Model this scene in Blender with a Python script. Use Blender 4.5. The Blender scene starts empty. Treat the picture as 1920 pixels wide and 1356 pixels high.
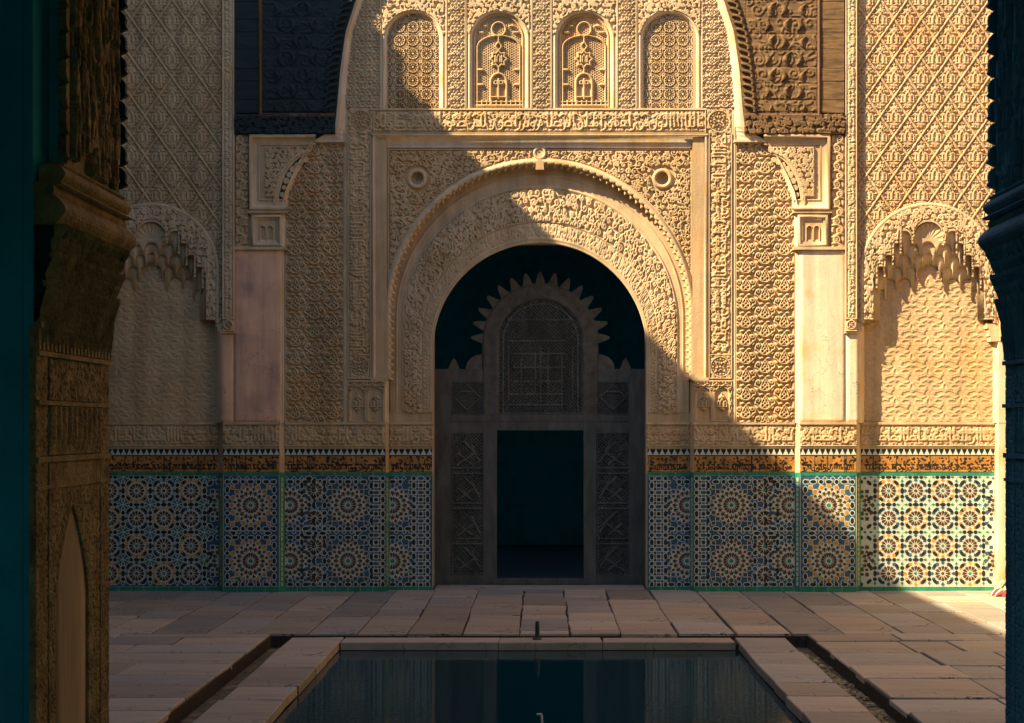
import bpy, math, random
import numpy as np
from mathutils import Vector, Matrix
random.seed(7)
PI = math.pi
SC = bpy.context.scene
COL = SC.collection

# ------------------------------------------------------------------ camera, sky, sun, exposure
FPX, CX, HY, D, EYE = 2880.0, 1015.0, 800.0, 18.0, 1.94     # focal length (photo px), axis, horizon, distance, eye height
cd = bpy.data.cameras.new('camera'); cam = bpy.data.objects.new('camera', cd); COL.objects.link(cam)
cam.location = (0, -D, EYE); cam.rotation_euler = (PI / 2, 0, 0)
cd.sensor_width = 36; cd.lens = 54
cd.shift_x = (960 - CX) / 1920; cd.shift_y = (HY - 678) / 1920
cd.clip_start = 0.05; cd.clip_end = 500
SC.camera = cam
SUN = Vector((1.0, 0.5, -1.0)).normalized()
world = bpy.data.worlds.new('World'); SC.world = world; world.use_nodes = True
wn = world.node_tree
sky = wn.nodes.new('ShaderNodeTexSky'); sky.sky_type = 'NISHITA'; sky.sun_disc = False
sky.sun_elevation = math.asin(-SUN.z); sky.sun_rotation = math.atan2(-SUN.x, -SUN.y)
bg = wn.nodes['Background']; bg.inputs['Strength'].default_value = 0.080
wn.links.new(sky.outputs[0], bg.inputs[0])
sl = bpy.data.lights.new('sun', 'SUN'); sl.energy = 5.0; sl.angle = math.radians(0.5); sl.color = (1.0, 0.815, 0.51)
so = bpy.data.objects.new('sun', sl); COL.objects.link(so)
so.rotation_euler = SUN.to_track_quat('-Z', 'Y').to_euler(); so.location = (-20, -12, 20)
vs = SC.view_settings
vs.view_transform = 'Standard'; vs.look = 'None'; vs.gamma = 1; vs.use_curve_mapping = False
vs.exposure = 1.42
SC.cycles.max_bounces = 8; SC.cycles.diffuse_bounces = 5

# ------------------------------------------------------------------ materials
def mat(name, col, rough=0.85, var=0.25, scale=6.0, bump=0.0, bscale=60.0, spec=0.3, stain=None, stain_scale=2.0, stretch=(1, 1, 1), detail=8):
    m = bpy.data.materials.new(name); m.use_nodes = True
    nt = m.node_tree; N = nt.nodes; L = nt.links
    b = N['Principled BSDF']; b.inputs['Roughness'].default_value = rough
    b.inputs['Specular IOR Level'].default_value = spec
    tc = N.new('ShaderNodeTexCoord'); mp = N.new('ShaderNodeMapping'); mp.inputs['Scale'].default_value = stretch
    L.new(tc.outputs['Object'], mp.inputs[0])
    nz = N.new('ShaderNodeTexNoise'); nz.inputs['Scale'].default_value = scale; nz.inputs['Detail'].default_value = detail
    nz.inputs['Roughness'].default_value = 0.65
    L.new(mp.outputs[0], nz.inputs['Vector'])
    cr = N.new('ShaderNodeValToRGB')
    c0 = [max(0, c * (1 - var)) for c in col]; c1 = [min(1, c * (1 + var)) for c in col]
    cr.color_ramp.elements[0].position = 0.32; cr.color_ramp.elements[1].position = 0.68
    cr.color_ramp.elements[0].color = (*c0, 1); cr.color_ramp.elements[1].color = (*c1, 1)
    L.new(nz.outputs[0], cr.inputs[0])
    out = cr.outputs[0]
    if stain:
        n2 = N.new('ShaderNodeTexNoise'); n2.inputs['Scale'].default_value = stain_scale; n2.inputs['Detail'].default_value = 6
        L.new(mp.outputs[0], n2.inputs['Vector'])
        r2 = N.new('ShaderNodeValToRGB'); r2.color_ramp.elements[0].position = 0.5; r2.color_ramp.elements[1].position = 0.72
        L.new(n2.outputs[0], r2.inputs[0])
        mx_ = N.new('ShaderNodeMix'); mx_.data_type = 'RGBA'
        L.new(r2.outputs[0], mx_.inputs[0]); L.new(out, mx_.inputs[6]); mx_.inputs[7].default_value = (*stain, 1)
        out = mx_.outputs[2]
    if 'stucco' in name or 'plaster' in name:
        m4 = N.new('ShaderNodeMapping'); m4.inputs['Scale'].default_value = (5, 5, .45); L.new(tc.outputs['Object'], m4.inputs[0])
        n4 = N.new('ShaderNodeTexNoise'); n4.inputs['Scale'].default_value = 1.0; n4.inputs['Detail'].default_value = 7; n4.inputs['Roughness'].default_value = .7; L.new(m4.outputs[0], n4.inputs['Vector'])
        r4 = N.new('ShaderNodeMapRange'); r4.inputs['From Min'].default_value = .38; r4.inputs['From Max'].default_value = .62; r4.inputs['To Min'].default_value = .80; r4.inputs['To Max'].default_value = 1.12; L.new(n4.outputs[0], r4.inputs['Value'])
        v4 = N.new('ShaderNodeVectorMath'); v4.operation = 'SCALE'; L.new(out, v4.inputs[0]); L.new(r4.outputs[0], v4.inputs['Scale']); out = v4.outputs[0]
    if name.startswith('marble') or name in ('stained_plaster', 'worn_shade_plaster'):
        oi = N.new('ShaderNodeObjectInfo'); mr = N.new('ShaderNodeMapRange'); mr.inputs['To Min'].default_value = .74 if name.startswith('marble') else 1; mr.inputs['To Max'].default_value = 1.2 if name.startswith('marble') else 1
        L.new(oi.outputs['Random'], mr.inputs['Value']); vm = N.new('ShaderNodeVectorMath'); vm.operation = 'SCALE'
        L.new(out, vm.inputs[0]); L.new(mr.outputs[0], vm.inputs['Scale']); out = vm.outputs[0]
        vo = N.new('ShaderNodeTexVoronoi'); vo.feature = 'DISTANCE_TO_EDGE'; vo.inputs['Scale'].default_value = 2.6
        n5 = N.new('ShaderNodeTexNoise'); n5.inputs['Scale'].default_value = 3; n5.inputs['Detail'].default_value = 6
        am = N.new('ShaderNodeVectorMath'); am.operation = 'MULTIPLY_ADD'; am.inputs[1].default_value = (.9, .9, .9)
        L.new(n5.outputs['Color'], am.inputs[0]); L.new(tc.outputs['Object'], am.inputs[2]); L.new(tc.outputs['Object'], n5.inputs['Vector']); L.new(am.outputs[0], vo.inputs['Vector'])
        n6 = N.new('ShaderNodeTexNoise'); n6.inputs['Scale'].default_value = 1.1; L.new(tc.outputs['Object'], n6.inputs['Vector'])
        th_ = N.new('ShaderNodeMapRange'); th_.inputs['From Min'].default_value = .52; th_.inputs['From Max'].default_value = .62; th_.inputs['To Max'].default_value = .014 if name.startswith('marble') else .004; L.new(n6.outputs[0], th_.inputs['Value'])
        lt = N.new('ShaderNodeMath'); lt.operation = 'LESS_THAN'; L.new(vo.outputs[0], lt.inputs[0]); L.new(th_.outputs[0], lt.inputs[1])
        mk = N.new('ShaderNodeMix'); mk.data_type = 'RGBA'; L.new(lt.outputs[0], mk.inputs[0]); L.new(out, mk.inputs[6]); mk.inputs[7].default_value = (.07, .055, .045, 1); out = mk.outputs[2]
    L.new(out, b.inputs['Base Color'])
    if bump:
        n3 = N.new('ShaderNodeTexNoise'); n3.inputs['Scale'].default_value = bscale; n3.inputs['Detail'].default_value = 5
        L.new(mp.outputs[0], n3.inputs['Vector'])
        bp = N.new('ShaderNodeBump'); bp.inputs['Strength'].default_value = bump; bp.inputs['Distance'].default_value = 0.01
        L.new(n3.outputs[0], bp.inputs['Height']); L.new(bp.outputs[0], b.inputs['Normal'])
    return m

STUCCO = mat('carved_stucco', (0.56, 0.39, 0.215), 0.9, 0.14, 3.0, 0.35, 45, stain=(0.60, 0.36, 0.16), stain_scale=1.3)
STUCCO2 = mat('pale_stucco', (0.62, 0.45, 0.27), 0.9, 0.14, 4.0, 0.3, 60, stain=(0.55, 0.36, 0.18), stain_scale=1.7)
PLASTER = mat('smooth_plaster', (0.72, 0.56, 0.39), 0.88, 0.10, 3.0, 0.25, 30, stain=(0.70, 0.43, 0.15), stain_scale=2.2)
PLASTER_L = mat('stained_plaster', (0.74, 0.60, 0.43), 0.88, 0.08, 3.0, 0.25, 30, stain=(0.70, 0.38, 0.10), stain_scale=1.9)
PLASTER_P = mat('worn_shade_plaster', (0.80, 0.46, 0.285), 0.88, 0.12, 3.0, 0.25, 30, stain=(0.50, 0.30, 0.22), stain_scale=2.4)  # left pier's copy, its warm tone in shade put into the colour
LINTEL = mat('weathered_cedar', (0.17, 0.098, 0.042), 0.8, 0.6, 5.0, 0.5, 40, stretch=(1, 1, 7))
LINTEL_R = mat('red_cedar_batten', (0.13, 0.06, 0.032), 0.75, 0.3, 6.0, 0.3, 50)
DOORW = mat('dark_cedar', (0.105, 0.103, 0.092), 0.75, 0.35, 9.0, 0.3, 70, stretch=(1, 1, 0.3))
SLAB = [mat('marble_slab_%s' % n, c, 0.6, 0.16, 2.2, 0.35, 22, stain=s, stain_scale=1.6, stretch=(0.6, 2.2, 1)) for n, c, s in
        (('rose', (0.43, 0.34, 0.255), (0.31, 0.235, 0.165)), ('sand', (0.46, 0.37, 0.28), (0.34, 0.26, 0.18)), ('grey', (0.37, 0.325, 0.27), (0.30, 0.24, 0.20)))]
JOINT = mat('joint_earth', (0.05, 0.04, 0.03), 0.95, 0.4, 20, 0.5, 60)
GUTTER = mat('gutter_stone', (0.13, 0.095, 0.06), 0.7, 0.45, 9, 0.6, 30, stain=(0.30, 0.21, 0.09), stain_scale=7)
GROUT = mat('white_zellige', (0.62, 0.60, 0.50), 0.35, 0.10, 14, 0.1, 90, spec=0.4)
Z = {'k': mat('black_zellige', (0.012, 0.024, 0.028), 0.3, 0.3, 12, spec=0.4),
     'n': mat('brown_zellige', (0.085, 0.040, 0.022), 0.3, 0.3, 12, spec=0.4),
     'o': mat('ochre_zellige', (0.55, 0.24, 0.025), 0.3, 0.4, 9, spec=0.4),
     'b': mat('blue_zellige', (0.04, 0.105, 0.165), 0.3, 0.3, 9, spec=0.4),
     'g': mat('green_zellige', (0.025, 0.23, 0.135), 0.3, 0.3, 9, spec=0.4),
     'w': GROUT,
     'y': mat('yellow_zellige', (0.55, 0.42, 0.14), 0.3, 0.3, 9, spec=0.4)}
HALL = mat('teal_shade_wall', (0.015, 0.30, 0.37), 0.9, 0.2, 5, 0.2, 30, spec=0.1)  # teal shadow tone put into the wall colour to lift its black
HALLP = mat('teal_shade_hall', (0.04, 0.36, 0.42), 0.9, 0.15, 5, 0.2, 30, spec=0.1)  # lighter teal standing in for the shade seen through the doorway
PIERM = mat('old_gilded_wood', (0.30, 0.20, 0.08), 0.85, 0.5, 14, 0.8, 90)
PIERW = mat('pier_plaster', (0.44, 0.31, 0.17), 0.85, 0.2, 6, 0.3, 50, stretch=(1, 1, 0.2))
LINTEL_D = mat('shade_dark_cedar', (0.018, 0.030, 0.032), 0.8, 0.4, 5.0, 0.5, 40, stretch=(1, 1, 7))  # cedar with shade put into its colour, nearly black
WING = mat('orange_wing_stucco', (0.20, 0.085, 0.021), 0.9, 0.2, 3)  # even orange brown, sets the bounce onto the court
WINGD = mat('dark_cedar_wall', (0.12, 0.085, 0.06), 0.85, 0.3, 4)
PIERD = mat('blue_shade_wood', (0.10, 0.30, 0.40), 0.8, 0.4, 7, 0.5, 50, spec=0.15, stretch=(1, 1, 0.12))  # unlit pier's navy shade put into the wood colour
METAL = mat('dark_bronze', (0.03, 0.035, 0.035), 0.45, 0.3, 20, spec=0.5)
STEEL = mat('worn_steel', (0.5, 0.48, 0.46), 0.35, 0.2, 20, spec=0.6)

def ink_mat(name, base, ink):
    m = bpy.data.materials.new(name); m.use_nodes = True
    N = m.node_tree.nodes; L = m.node_tree.links; b = N['Principled BSDF']
    b.inputs['Roughness'].default_value = 0.4
    at = N.new('ShaderNodeAttribute'); at.attribute_name = 'ink'
    tc = N.new('ShaderNodeTexCoord'); nz = N.new('ShaderNodeTexNoise'); nz.inputs['Scale'].default_value = 9; nz.inputs['Detail'].default_value = 5
    L.new(tc.outputs['Object'], nz.inputs['Vector'])
    cr = N.new('ShaderNodeValToRGB'); cr.color_ramp.elements[0].position = .35; cr.color_ramp.elements[1].position = .65
    cr.color_ramp.elements[0].color = (*[c * .7 for c in base], 1); cr.color_ramp.elements[1].color = (*[c * 1.25 for c in base], 1)
    L.new(nz.outputs[0], cr.inputs[0])
    mx_ = N.new('ShaderNodeMix'); mx_.data_type = 'RGBA'
    L.new(at.outputs['Fac'], mx_.inputs[0]); L.new(cr.outputs[0], mx_.inputs[6]); mx_.inputs[7].default_value = (*ink, 1)
    L.new(mx_.outputs[2], b.inputs['Base Color'])
    return m
SGRAF = ink_mat('scraped_glaze', (0.52, 0.23, 0.05), (0.016, 0.014, 0.013))

def water_mat():
    m = bpy.data.materials.new('pool_water'); m.use_nodes = True
    N = m.node_tree.nodes; L = m.node_tree.links; b = N['Principled BSDF']
    b.inputs['Base Color'].default_value = (0.002, 0.032, 0.042, 1); b.inputs['Roughness'].default_value = 0.02
    b.inputs['IOR'].default_value = 1.33
    tc = N.new('ShaderNodeTexCoord'); mp = N.new('ShaderNodeMapping'); mp.inputs['Scale'].default_value = (1.0, 3.0, 1)
    nz = N.new('ShaderNodeTexNoise'); nz.inputs['Scale'].default_value = 9; nz.inputs['Detail'].default_value = 3
    L.new(tc.outputs['Object'], mp.inputs[0]); L.new(mp.outputs[0], nz.inputs['Vector'])
    bp = N.new('ShaderNodeBump'); bp.inputs['Strength'].default_value = 0.05; bp.inputs['Distance'].default_value = 0.02
    L.new(nz.outputs[0], bp.inputs['Height']); L.new(bp.outputs[0], b.inputs['Normal'])
    return m
WATER = water_mat()

# ------------------------------------------------------------------ object helpers
def link(name, me, parent=None, m=None):
    o = bpy.data.objects.new(name, me); COL.objects.link(o)
    if parent: o.parent = parent
    if m is not None and me is not None: me.materials.append(m)
    return o
def thing(name, label, cat, loc=(0, 0, 0), group=None):
    o = bpy.data.objects.new(name, None); COL.objects.link(o); o.location = loc; o.empty_display_size = .2
    o['label'] = label; o['category'] = cat
    if group: o['group'] = group
    return o
def pyd(name, V, F, m, parent=None, smooth=False):
    me = bpy.data.meshes.new(name); me.from_pydata([tuple(v) for v in V], [], F); me.update()
    if smooth: me.polygons.foreach_set('use_smooth', [True] * len(me.polygons))
    return link(name, me, parent, m)
M = 1                                     # which half of the symmetrical facade is being built: 1 right, -1 left
AX = 1012.0
def mx(px): return AX + M * (np.asarray(px, float) - AX)
def W(px, py, dep):
    k = (D + dep) / FPX
    return (px - CX) * k, dep, EYE + (HY - py) * k

def grid_mesh(name, X, Y, Zz, m, parent=None, keep=None, ink=None, smooth=True):
    ny, nx = X.shape
    co = np.stack([X, Y, Zz], -1).reshape(-1, 3).astype(np.float32)
    idx = np.arange(ny * nx).reshape(ny, nx)
    q = np.stack([idx[:-1, :-1], idx[1:, :-1], idx[1:, 1:], idx[:-1, 1:]], -1).reshape(-1, 4)
    if keep is not None:
        kf = keep[:-1, :-1] & keep[1:, :-1] & keep[1:, 1:] & keep[:-1, 1:]
        q = q[kf.ravel()]
        used = np.unique(q); rm = np.full(ny * nx, -1); rm[used] = np.arange(len(used)); q = rm[q]; co = co[used]
        if ink is not None: ink = ink.ravel()[used]
    me = bpy.data.meshes.new(name)
    n = len(q)
    me.vertices.add(len(co)); me.vertices.foreach_set('co', co.ravel())
    me.loops.add(n * 4); me.loops.foreach_set('vertex_index', q.ravel().astype(np.int32))
    me.polygons.add(n); me.polygons.foreach_set('loop_start', np.arange(0, n * 4, 4, dtype=np.int32))
    if smooth: me.polygons.foreach_set('use_smooth', np.ones(n, bool))
    me.update(calc_edges=True)
    if ink is not None:
        a = me.attributes.new('ink', 'FLOAT', 'POINT'); a.data.foreach_set('value', ink.ravel().astype(np.float32))
    return link(name, me, parent, m)

ST = 1.1
def relief(name, x0, x1, y0, y1, H, dep, m, par, st=None, keep=None, ink=None, skirt=6, nomirror=False):
    """carved panel: heights H in photo px above the plane 'dep'; coordinates of the right half, mirrored when M = -1"""
    st = st or ST
    nx = max(2, int(round((x1 - x0) / st)) + 1); ny = max(2, int(round((y1 - y0) / st)) + 1)
    GX, GY = np.meshgrid(np.linspace(x0, x1, nx), np.linspace(y0, y1, ny))
    h = H(GX, GY) if callable(H) else H
    if np.isscalar(h): h = np.full_like(GX, h)
    if m in (STUCCO, STUCCO2): h = np.where(h > 0, h * 1.15, h)
    k = keep(GX, GY) if keep is not None else None
    ik = ink(GX, GY) if callable(ink) else ink
    if nomirror and M == -1: h = h[:, ::-1]; ik = None if ik is None else ik[:, ::-1]
    if M == -1:
        GX = mx(GX)[:, ::-1]; GY = GY[:, ::-1]; h = h[:, ::-1]
        if k is not None: k = k[:, ::-1]
        if ik is not None: ik = ik[:, ::-1]
    if skirt and k is None:
        GX, GY = np.pad(GX, 1, mode='edge'), np.pad(GY, 1, mode='edge')
        h = np.pad(h, 1, constant_values=-skirt)
        if ik is not None: ik = np.pad(ik, 1, mode='edge')
    X, _, Zz = W(GX, GY, dep)
    return grid_mesh(name, X, dep - h / 160.0, Zz, m, par, k, ik, smooth=False)

def sweep(name, path, prof, m, par, closed=False, smooth=True, raw=False):
    """a moulding: profile points (offset to the left of the path in px, depth in m) along a path in px"""
    p = np.array(path, float)
    if not raw:
        p[:, 0] = mx(p[:, 0])
        if M == -1: p = p[::-1]
    n = len(p)
    if closed: t = np.roll(p, -1, 0) - np.roll(p, 1, 0); a = p - np.roll(p, 1, 0); b = np.roll(p, -1, 0) - p
    else:
        a = np.vstack([p[1] - p[0], p[1:] - p[:-1]]); b = np.vstack([p[1:] - p[:-1], p[-1] - p[-2]])
    a /= np.linalg.norm(a, axis=1)[:, None] + 1e-9; b /= np.linalg.norm(b, axis=1)[:, None] + 1e-9
    na = np.stack([a[:, 1], -a[:, 0]], 1); nb = np.stack([b[:, 1], -b[:, 0]], 1)
    nn = na + nb; nn /= np.linalg.norm(nn, axis=1)[:, None] + 1e-9
    nn /= np.maximum(0.35, (nn * na).sum(1))[:, None]
    off = np.array([q[0] for q in prof]); dep = np.array([q[1] for q in prof])
    if off.ndim == 1: off = np.repeat(off[:, None], n, 1)
    PX = p[None, :, 0] + off * nn[None, :, 0]; PY = p[None, :, 1] + off * nn[None, :, 1]
    DP = np.repeat(dep[:, None], n, 1)
    X, Y, Zz = W(PX, PY, DP)
    if closed: X = np.hstack([X, X[:, :1]]); DP = np.hstack([DP, DP[:, :1]]); Zz = np.hstack([Zz, Zz[:, :1]])
    return grid_mesh(name, X, DP, Zz, m, par, smooth=smooth)

BOXF = [(0, 1, 5, 4), (1, 2, 6, 5), (2, 3, 7, 6), (3, 0, 4, 7), (3, 2, 1, 0), (4, 5, 6, 7)]
def boxes(name, L, m, par=None):
    """world boxes (x0,x1,y0,y1,z0,z1) in one mesh"""
    V = []; F = []
    for x0, x1, y0, y1, z0, z1 in L:
        b = len(V)
        V += [(x0, y0, z0), (x1, y0, z0), (x1, y1, z0), (x0, y1, z0), (x0, y0, z1), (x1, y0, z1), (x1, y1, z1), (x0, y1, z1)]
        F += [tuple(b + i for i in f) for f in BOXF]
    return pyd(name, V, F, m, par)
def pbox(px0, px1, py0, py1, d0, d1):
    a, b = sorted((float(mx(px0)), float(mx(px1))))
    x0, _, z1 = W(a, py0, d0); x1, _, z0 = W(b, py1, d0)
    return (x0, x1, d0, d1, z0, z1)
def pboxes(name, L, m, par=None): return boxes(name, [pbox(*l) for l in L], m, par)
def vstrip(name, a, da, b, db, y0, y1, m, par, nseg=1):
    """upright strip between two vertical lines at px a (depth da) and px b (depth db)"""
    A, B = float(mx(a)), float(mx(b)); V = []
    for (p, d) in ((A, da), (B, db)):
        for y in (y0, y1): V.append(W(p, y, d))
    return pyd(name, V, [(0, 1, 3, 2) if M == 1 else (0, 2, 3, 1)], m, par)
def extrude_poly(V, F, pts, d0, d1, slot=None, slots=None, isworld=False):
    """adds a flat polygon (px) pulled from depth d1 (back) to d0 (front)"""
    b = len(V); n = len(pts)
    for d in (d0, d1):
        for (x, y) in pts:
            X, _, Zz = W(x, y, d0); V.append((X, d, Zz))
    F.append(tuple(range(b, b + n))); nf = 1
    for i in range(n):
        j = (i + 1) % n; F.append((b + i, b + n + i, b + n + j, b + j)); nf += 1
    if slots is not None: slots += [slot] * nf

# ------------------------------------------------------------------ carving: stems, spirals and leaves stamped into height fields
class Field:
    def __init__(s, w, h, st=None, wrap=False):
        s.st = st or ST; s.w, s.h, s.wrap = w, h, wrap
        s.nx = int(round(w / s.st)) + (0 if wrap else 1); s.ny = int(round(h / s.st)) + (0 if wrap else 1)
        s.nx = max(2, s.nx); s.ny = max(2, s.ny)
        s.sx = w / (s.nx - (0 if wrap else 1)); s.sy = h / (s.ny - (0 if wrap else 1))
        s.a = np.zeros((s.ny, s.nx))
    def stroke(s, pts, r0, r1=None, h=3.0, lens=False, groove=0.0):
        r1 = r0 if r1 is None else r1
        p = np.asarray(pts, float); seg = np.hypot(*np.diff(p, axis=0).T); L = np.concatenate([[0], np.cumsum(seg)])
        if L[-1] < 1e-6: L = np.array([0., 1.]); p = np.vstack([p[0], p[0]])
        n = max(2, int(L[-1] / 0.9) + 1); t = np.linspace(0, L[-1], n)
        xs = np.interp(t, L, p[:, 0]); ys = np.interp(t, L, p[:, 1]); u = t / L[-1]
        rs = r0 + (r1 - r0) * u
        if lens: rs = r0 * np.sin(PI * np.clip(u, .06, .94)) + .35
        for x, y, r in zip(xs, ys, rs):
            R = r + .5
            i0 = int(math.floor((y - R) / s.sy)); i1 = int(math.ceil((y + R) / s.sy)); j0 = int(math.floor((x - R) / s.sx)); j1 = int(math.ceil((x + R) / s.sx))
            if not s.wrap:
                i0 = max(0, i0); j0 = max(0, j0); i1 = min(s.ny - 1, i1); j1 = min(s.nx - 1, j1)
                if i1 < i0 or j1 < j0: continue
            ii = np.arange(i0, i1 + 1); jj = np.arange(j0, j1 + 1)
            d2 = ((ii * s.sy - y) ** 2)[:, None] + ((jj * s.sx - x) ** 2)[None, :]
            v = h * 1.45 * np.clip(1 - d2 / (R * R), 0, 1) ** 0.16
            if s.wrap: ix = np.ix_(ii % s.ny, jj % s.nx); s.a[ix] = np.maximum(s.a[ix], v)
            else:
                w = s.a[i0:i1 + 1, j0:j1 + 1]; np.maximum(w, v, out=w)
    def at(s, X, Y):
        fx = X / s.sx; fy = Y / s.sy
        i = np.floor(fy).astype(int); j = np.floor(fx).astype(int); u = fx - j; v = fy - i
        g = lambda a, b: s.a[a % s.ny, b % s.nx]
        return (g(i, j) * (1 - u) + g(i, j + 1) * u) * (1 - v) + (g(i + 1, j) * (1 - u) + g(i + 1, j + 1) * u) * v

def spiral(cx, cy, R, a0, turns=1.35, sgn=1, rin=0.22):
    t = np.linspace(0, 1, 30); r = R * (1 - (1 - rin) * t); a = a0 + sgn * 2 * PI * turns * t
    return np.stack([cx + r * np.cos(a), cy + r * np.sin(a)], 1)
def bez(*P):
    P = np.array(P, float); t = np.linspace(0, 1, 16)[:, None]
    if len(P) == 3: return (1 - t) ** 2 * P[0] + 2 * t * (1 - t) * P[1] + t * t * P[2]
    return (1 - t) ** 3 * P[0] + 3 * t * (1 - t) ** 2 * P[1] + 3 * t * t * (1 - t) * P[2] + t ** 3 * P[3]

def scrolls(w, h, pitch=16.0, seed=0, rad=1.35, hgt=3.2, st=None, wrap=False):
    """free running vine: spirals on a loose grid, joined by S stems, with leaf lobes between"""
    R = random.Random(seed); f = Field(w, h, st, wrap)
    ny = max(1, int(round(h / (pitch * .88)))); nx = max(1, int(round(w / pitch))); C = {}
    for i in range(ny):
        for j in range(nx):
            C[i, j] = ((j + .5 + (.25 if i % 2 else -.25) + R.uniform(-.16, .16)) * w / nx, (i + .5 + R.uniform(-.15, .15)) * h / ny)
    for (i, j), (x, y) in C.items():
        sg = 1 if (i + j) % 2 else -1; a0 = R.uniform(0, 2 * PI); rr = pitch * R.uniform(.34, .44)
        f.stroke(spiral(x, y, rr, a0, R.uniform(.95, 1.3), sg, .3), rad * 1.05, rad * .8, hgt)
        f.stroke([(x, y), (x + .3, y)], rad * 1.2, rad * 1.2, hgt)
        sx, sy = x + rr * math.cos(a0), y + rr * math.sin(a0)
        tx, ty = sg * math.sin(a0), -sg * math.cos(a0); nx_, ny_ = math.cos(a0), math.sin(a0); q = pitch * R.uniform(.55, .9)
        f.stroke(bez((sx, sy), (sx + tx * q * .5, sy + ty * q * .5), (sx + tx * q * .8 + nx_ * 2, sy + ty * q * .8 + ny_ * 2), (sx + tx * q + nx_ * pitch * .35, sy + ty * q + ny_ * pitch * .35)), rad * 1.05, rad * .7, hgt)
        b2 = a0 + sg * R.uniform(.5, .9); lx, ly = x + rr * 1.28 * math.cos(b2), y + rr * 1.28 * math.sin(b2)
        f.stroke(bez((lx, ly), (lx + 3 * math.cos(b2), ly + 3 * math.sin(b2)), (lx + 5.5 * math.cos(b2 + .9), ly + 5.5 * math.sin(b2 + .9))), rad * 1.35, None, hgt * .98, lens=True)
    return f

def script_band(w, h, seed=0, st=None, rad=1.5, hgt=3.4, ground=True):
    """a line of cursive lettering: tall uprights, bowls, loops and dots over a fine vine"""
    rad *= .82; hgt *= .85
    R = random.Random(seed); f = Field(w, h, st)
    if ground:
        g = scrolls(w, h, 9.5, seed + 50, .75, hgt * .62, st or ST); f.a = g.a
    bl = h * .74; top = h * .14; x = w - 6; k = h / 42.0
    S = lambda pts, r0=rad, r1=None: f.stroke(pts, r0 * max(.7, min(1.1, k)), (r1 or r0) * max(.7, min(1.1, k)), hgt)
    while x > 8:
        c = R.choice('ALLAnwhrkmsLAd')
        if c == 'A': S([(x, top), (x - .5, h * .45), (x + .3, bl)], rad * 1.1, rad * .9); x -= 7 * k
        elif c == 'L':
            S(np.vstack([[(x, top - 1), (x, bl - 4)], bez((x, bl - 4), (x, bl + 2), (x - 6 * k, bl + 1))]), rad * 1.1); x -= 8 * k
        elif c == 'n': S(bez((x, bl - 6 * k), (x + 1, bl + 11 * k), (x - 15 * k, bl + 10 * k), (x - 13 * k, bl - 5 * k)), rad, rad * .7); S([(x - 6 * k, bl - 6 * k), (x - 5 * k, bl - 6 * k)], rad * .9); x -= 16 * k
        elif c == 'w': S(spiral(x - 4 * k, bl - 3 * k, 4.2 * k, 0, 1, 1, .7)); S(bez((x - 1, bl - 2), (x, bl + 9 * k), (x - 11 * k, bl + 9 * k))); x -= 11 * k
        elif c == 'h': S(spiral(x - 5 * k, bl - 5 * k, 6 * k, 0, 1.2, -1, .4)); S([(x, bl), (x - 11 * k, bl)]); x -= 11 * k
        elif c == 'r': S(bez((x, bl - 5 * k), (x, bl + 7 * k), (x - 9 * k, bl + 8 * k)), rad, rad * .6); x -= 8 * k
        elif c == 'k': S([(x, bl), (x - 10 * k, bl)]); S(bez((x, bl), (x + 3, h * .45), (x - 4 * k, h * .40), (x + 5 * k, top))); x -= 12 * k
        elif c == 'm': S(spiral(x - 3 * k, bl - 3 * k, 3 * k, 0, 1, 1, .8)); S([(x, bl), (x - 8 * k, bl)]); x -= 8 * k
        elif c == 's': S(bez((x, bl), (x + 1, bl - 10 * k), (x - 14 * k, bl - 12 * k), (x - 13 * k, bl))); S([(x, bl), (x - 16 * k, bl)]); x -= 17 * k
        elif c == 'd': S(bez((x - 6 * k, bl - 10 * k), (x + 2, bl - 3 * k), (x - 8 * k, bl))); x -= 8 * k
        if R.random() < .55: S(spiral(x + 4 * k, h * .34, 4.2 * k, R.uniform(0, 6), 1.1, R.choice((-1, 1)), .35), rad * .75)
        if R.random() < .4: S(bez((x + 8 * k, h * .26), (x + 3 * k, h * .14), (x - 3 * k, h * .3)), rad * .8, rad * .5)
    return f

def arabesque_tile(w=36.0, h=34.0, st=None):
    """pear shaped double spirals set in staggered columns, tied by ogee stems (periodic 2w x h)"""
    f = Field(2 * w, h, st or .7, wrap=True); H_ = 2.9
    for cx, cy in ((w * .5, h * .5), (w * 1.5, 0.0)):
        for s in (-1, 1):
            f.stroke(spiral(cx + s * 4.4, cy + 7.0, 3.7, PI if s > 0 else 0, 1.0, s, .8), .95, .9, H_)
            f.stroke(bez((cx + s * 8.0, cy + 7.5), (cx + s * 8.5, cy + 0), (cx + s * 3.5, cy - 4), (cx + s * .8, cy - 10.5)), 1.0, .8, H_)
            f.stroke(bez((cx, cy + 13.2), (cx + s * 11, cy + 14.5), (cx + s * 10.5, cy + 4), (cx + s * 17.8, cy + 3)), 1.15, 1.1, H_)
            f.stroke(bez((cx + s * 17.8, cy + 3), (cx + s * 19.5, cy - 7), (cx + s * 10, cy - 10), (cx + s * 8.6, cy - 4.5)), 1.05, .9, H_)
            f.stroke(spiral(cx + s * 12.2, cy - 3.0, 2.8, 0, 1.0, -s, .7), .85, .8, H_)
            f.stroke([(cx + s * 13.4, cy + 11.5), (cx + s * 15.5, cy + 9)], 1.5, .9, H_)
            f.stroke(bez((cx + s * 2.8, cy - 13.6), (cx + s * 6.5, cy - 16), (cx + s * 9.5, cy - 13)), 1.2, None, H_, lens=True)
            f.stroke([(cx + s * 2.6, cy + .5), (cx + s * 3.2, cy + 2.0)], 1.0, 1.0, H_)
        f.stroke([(cx, cy - 5), (cx, cy + .5)], 1.3, .9, H_)
    return f
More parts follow.
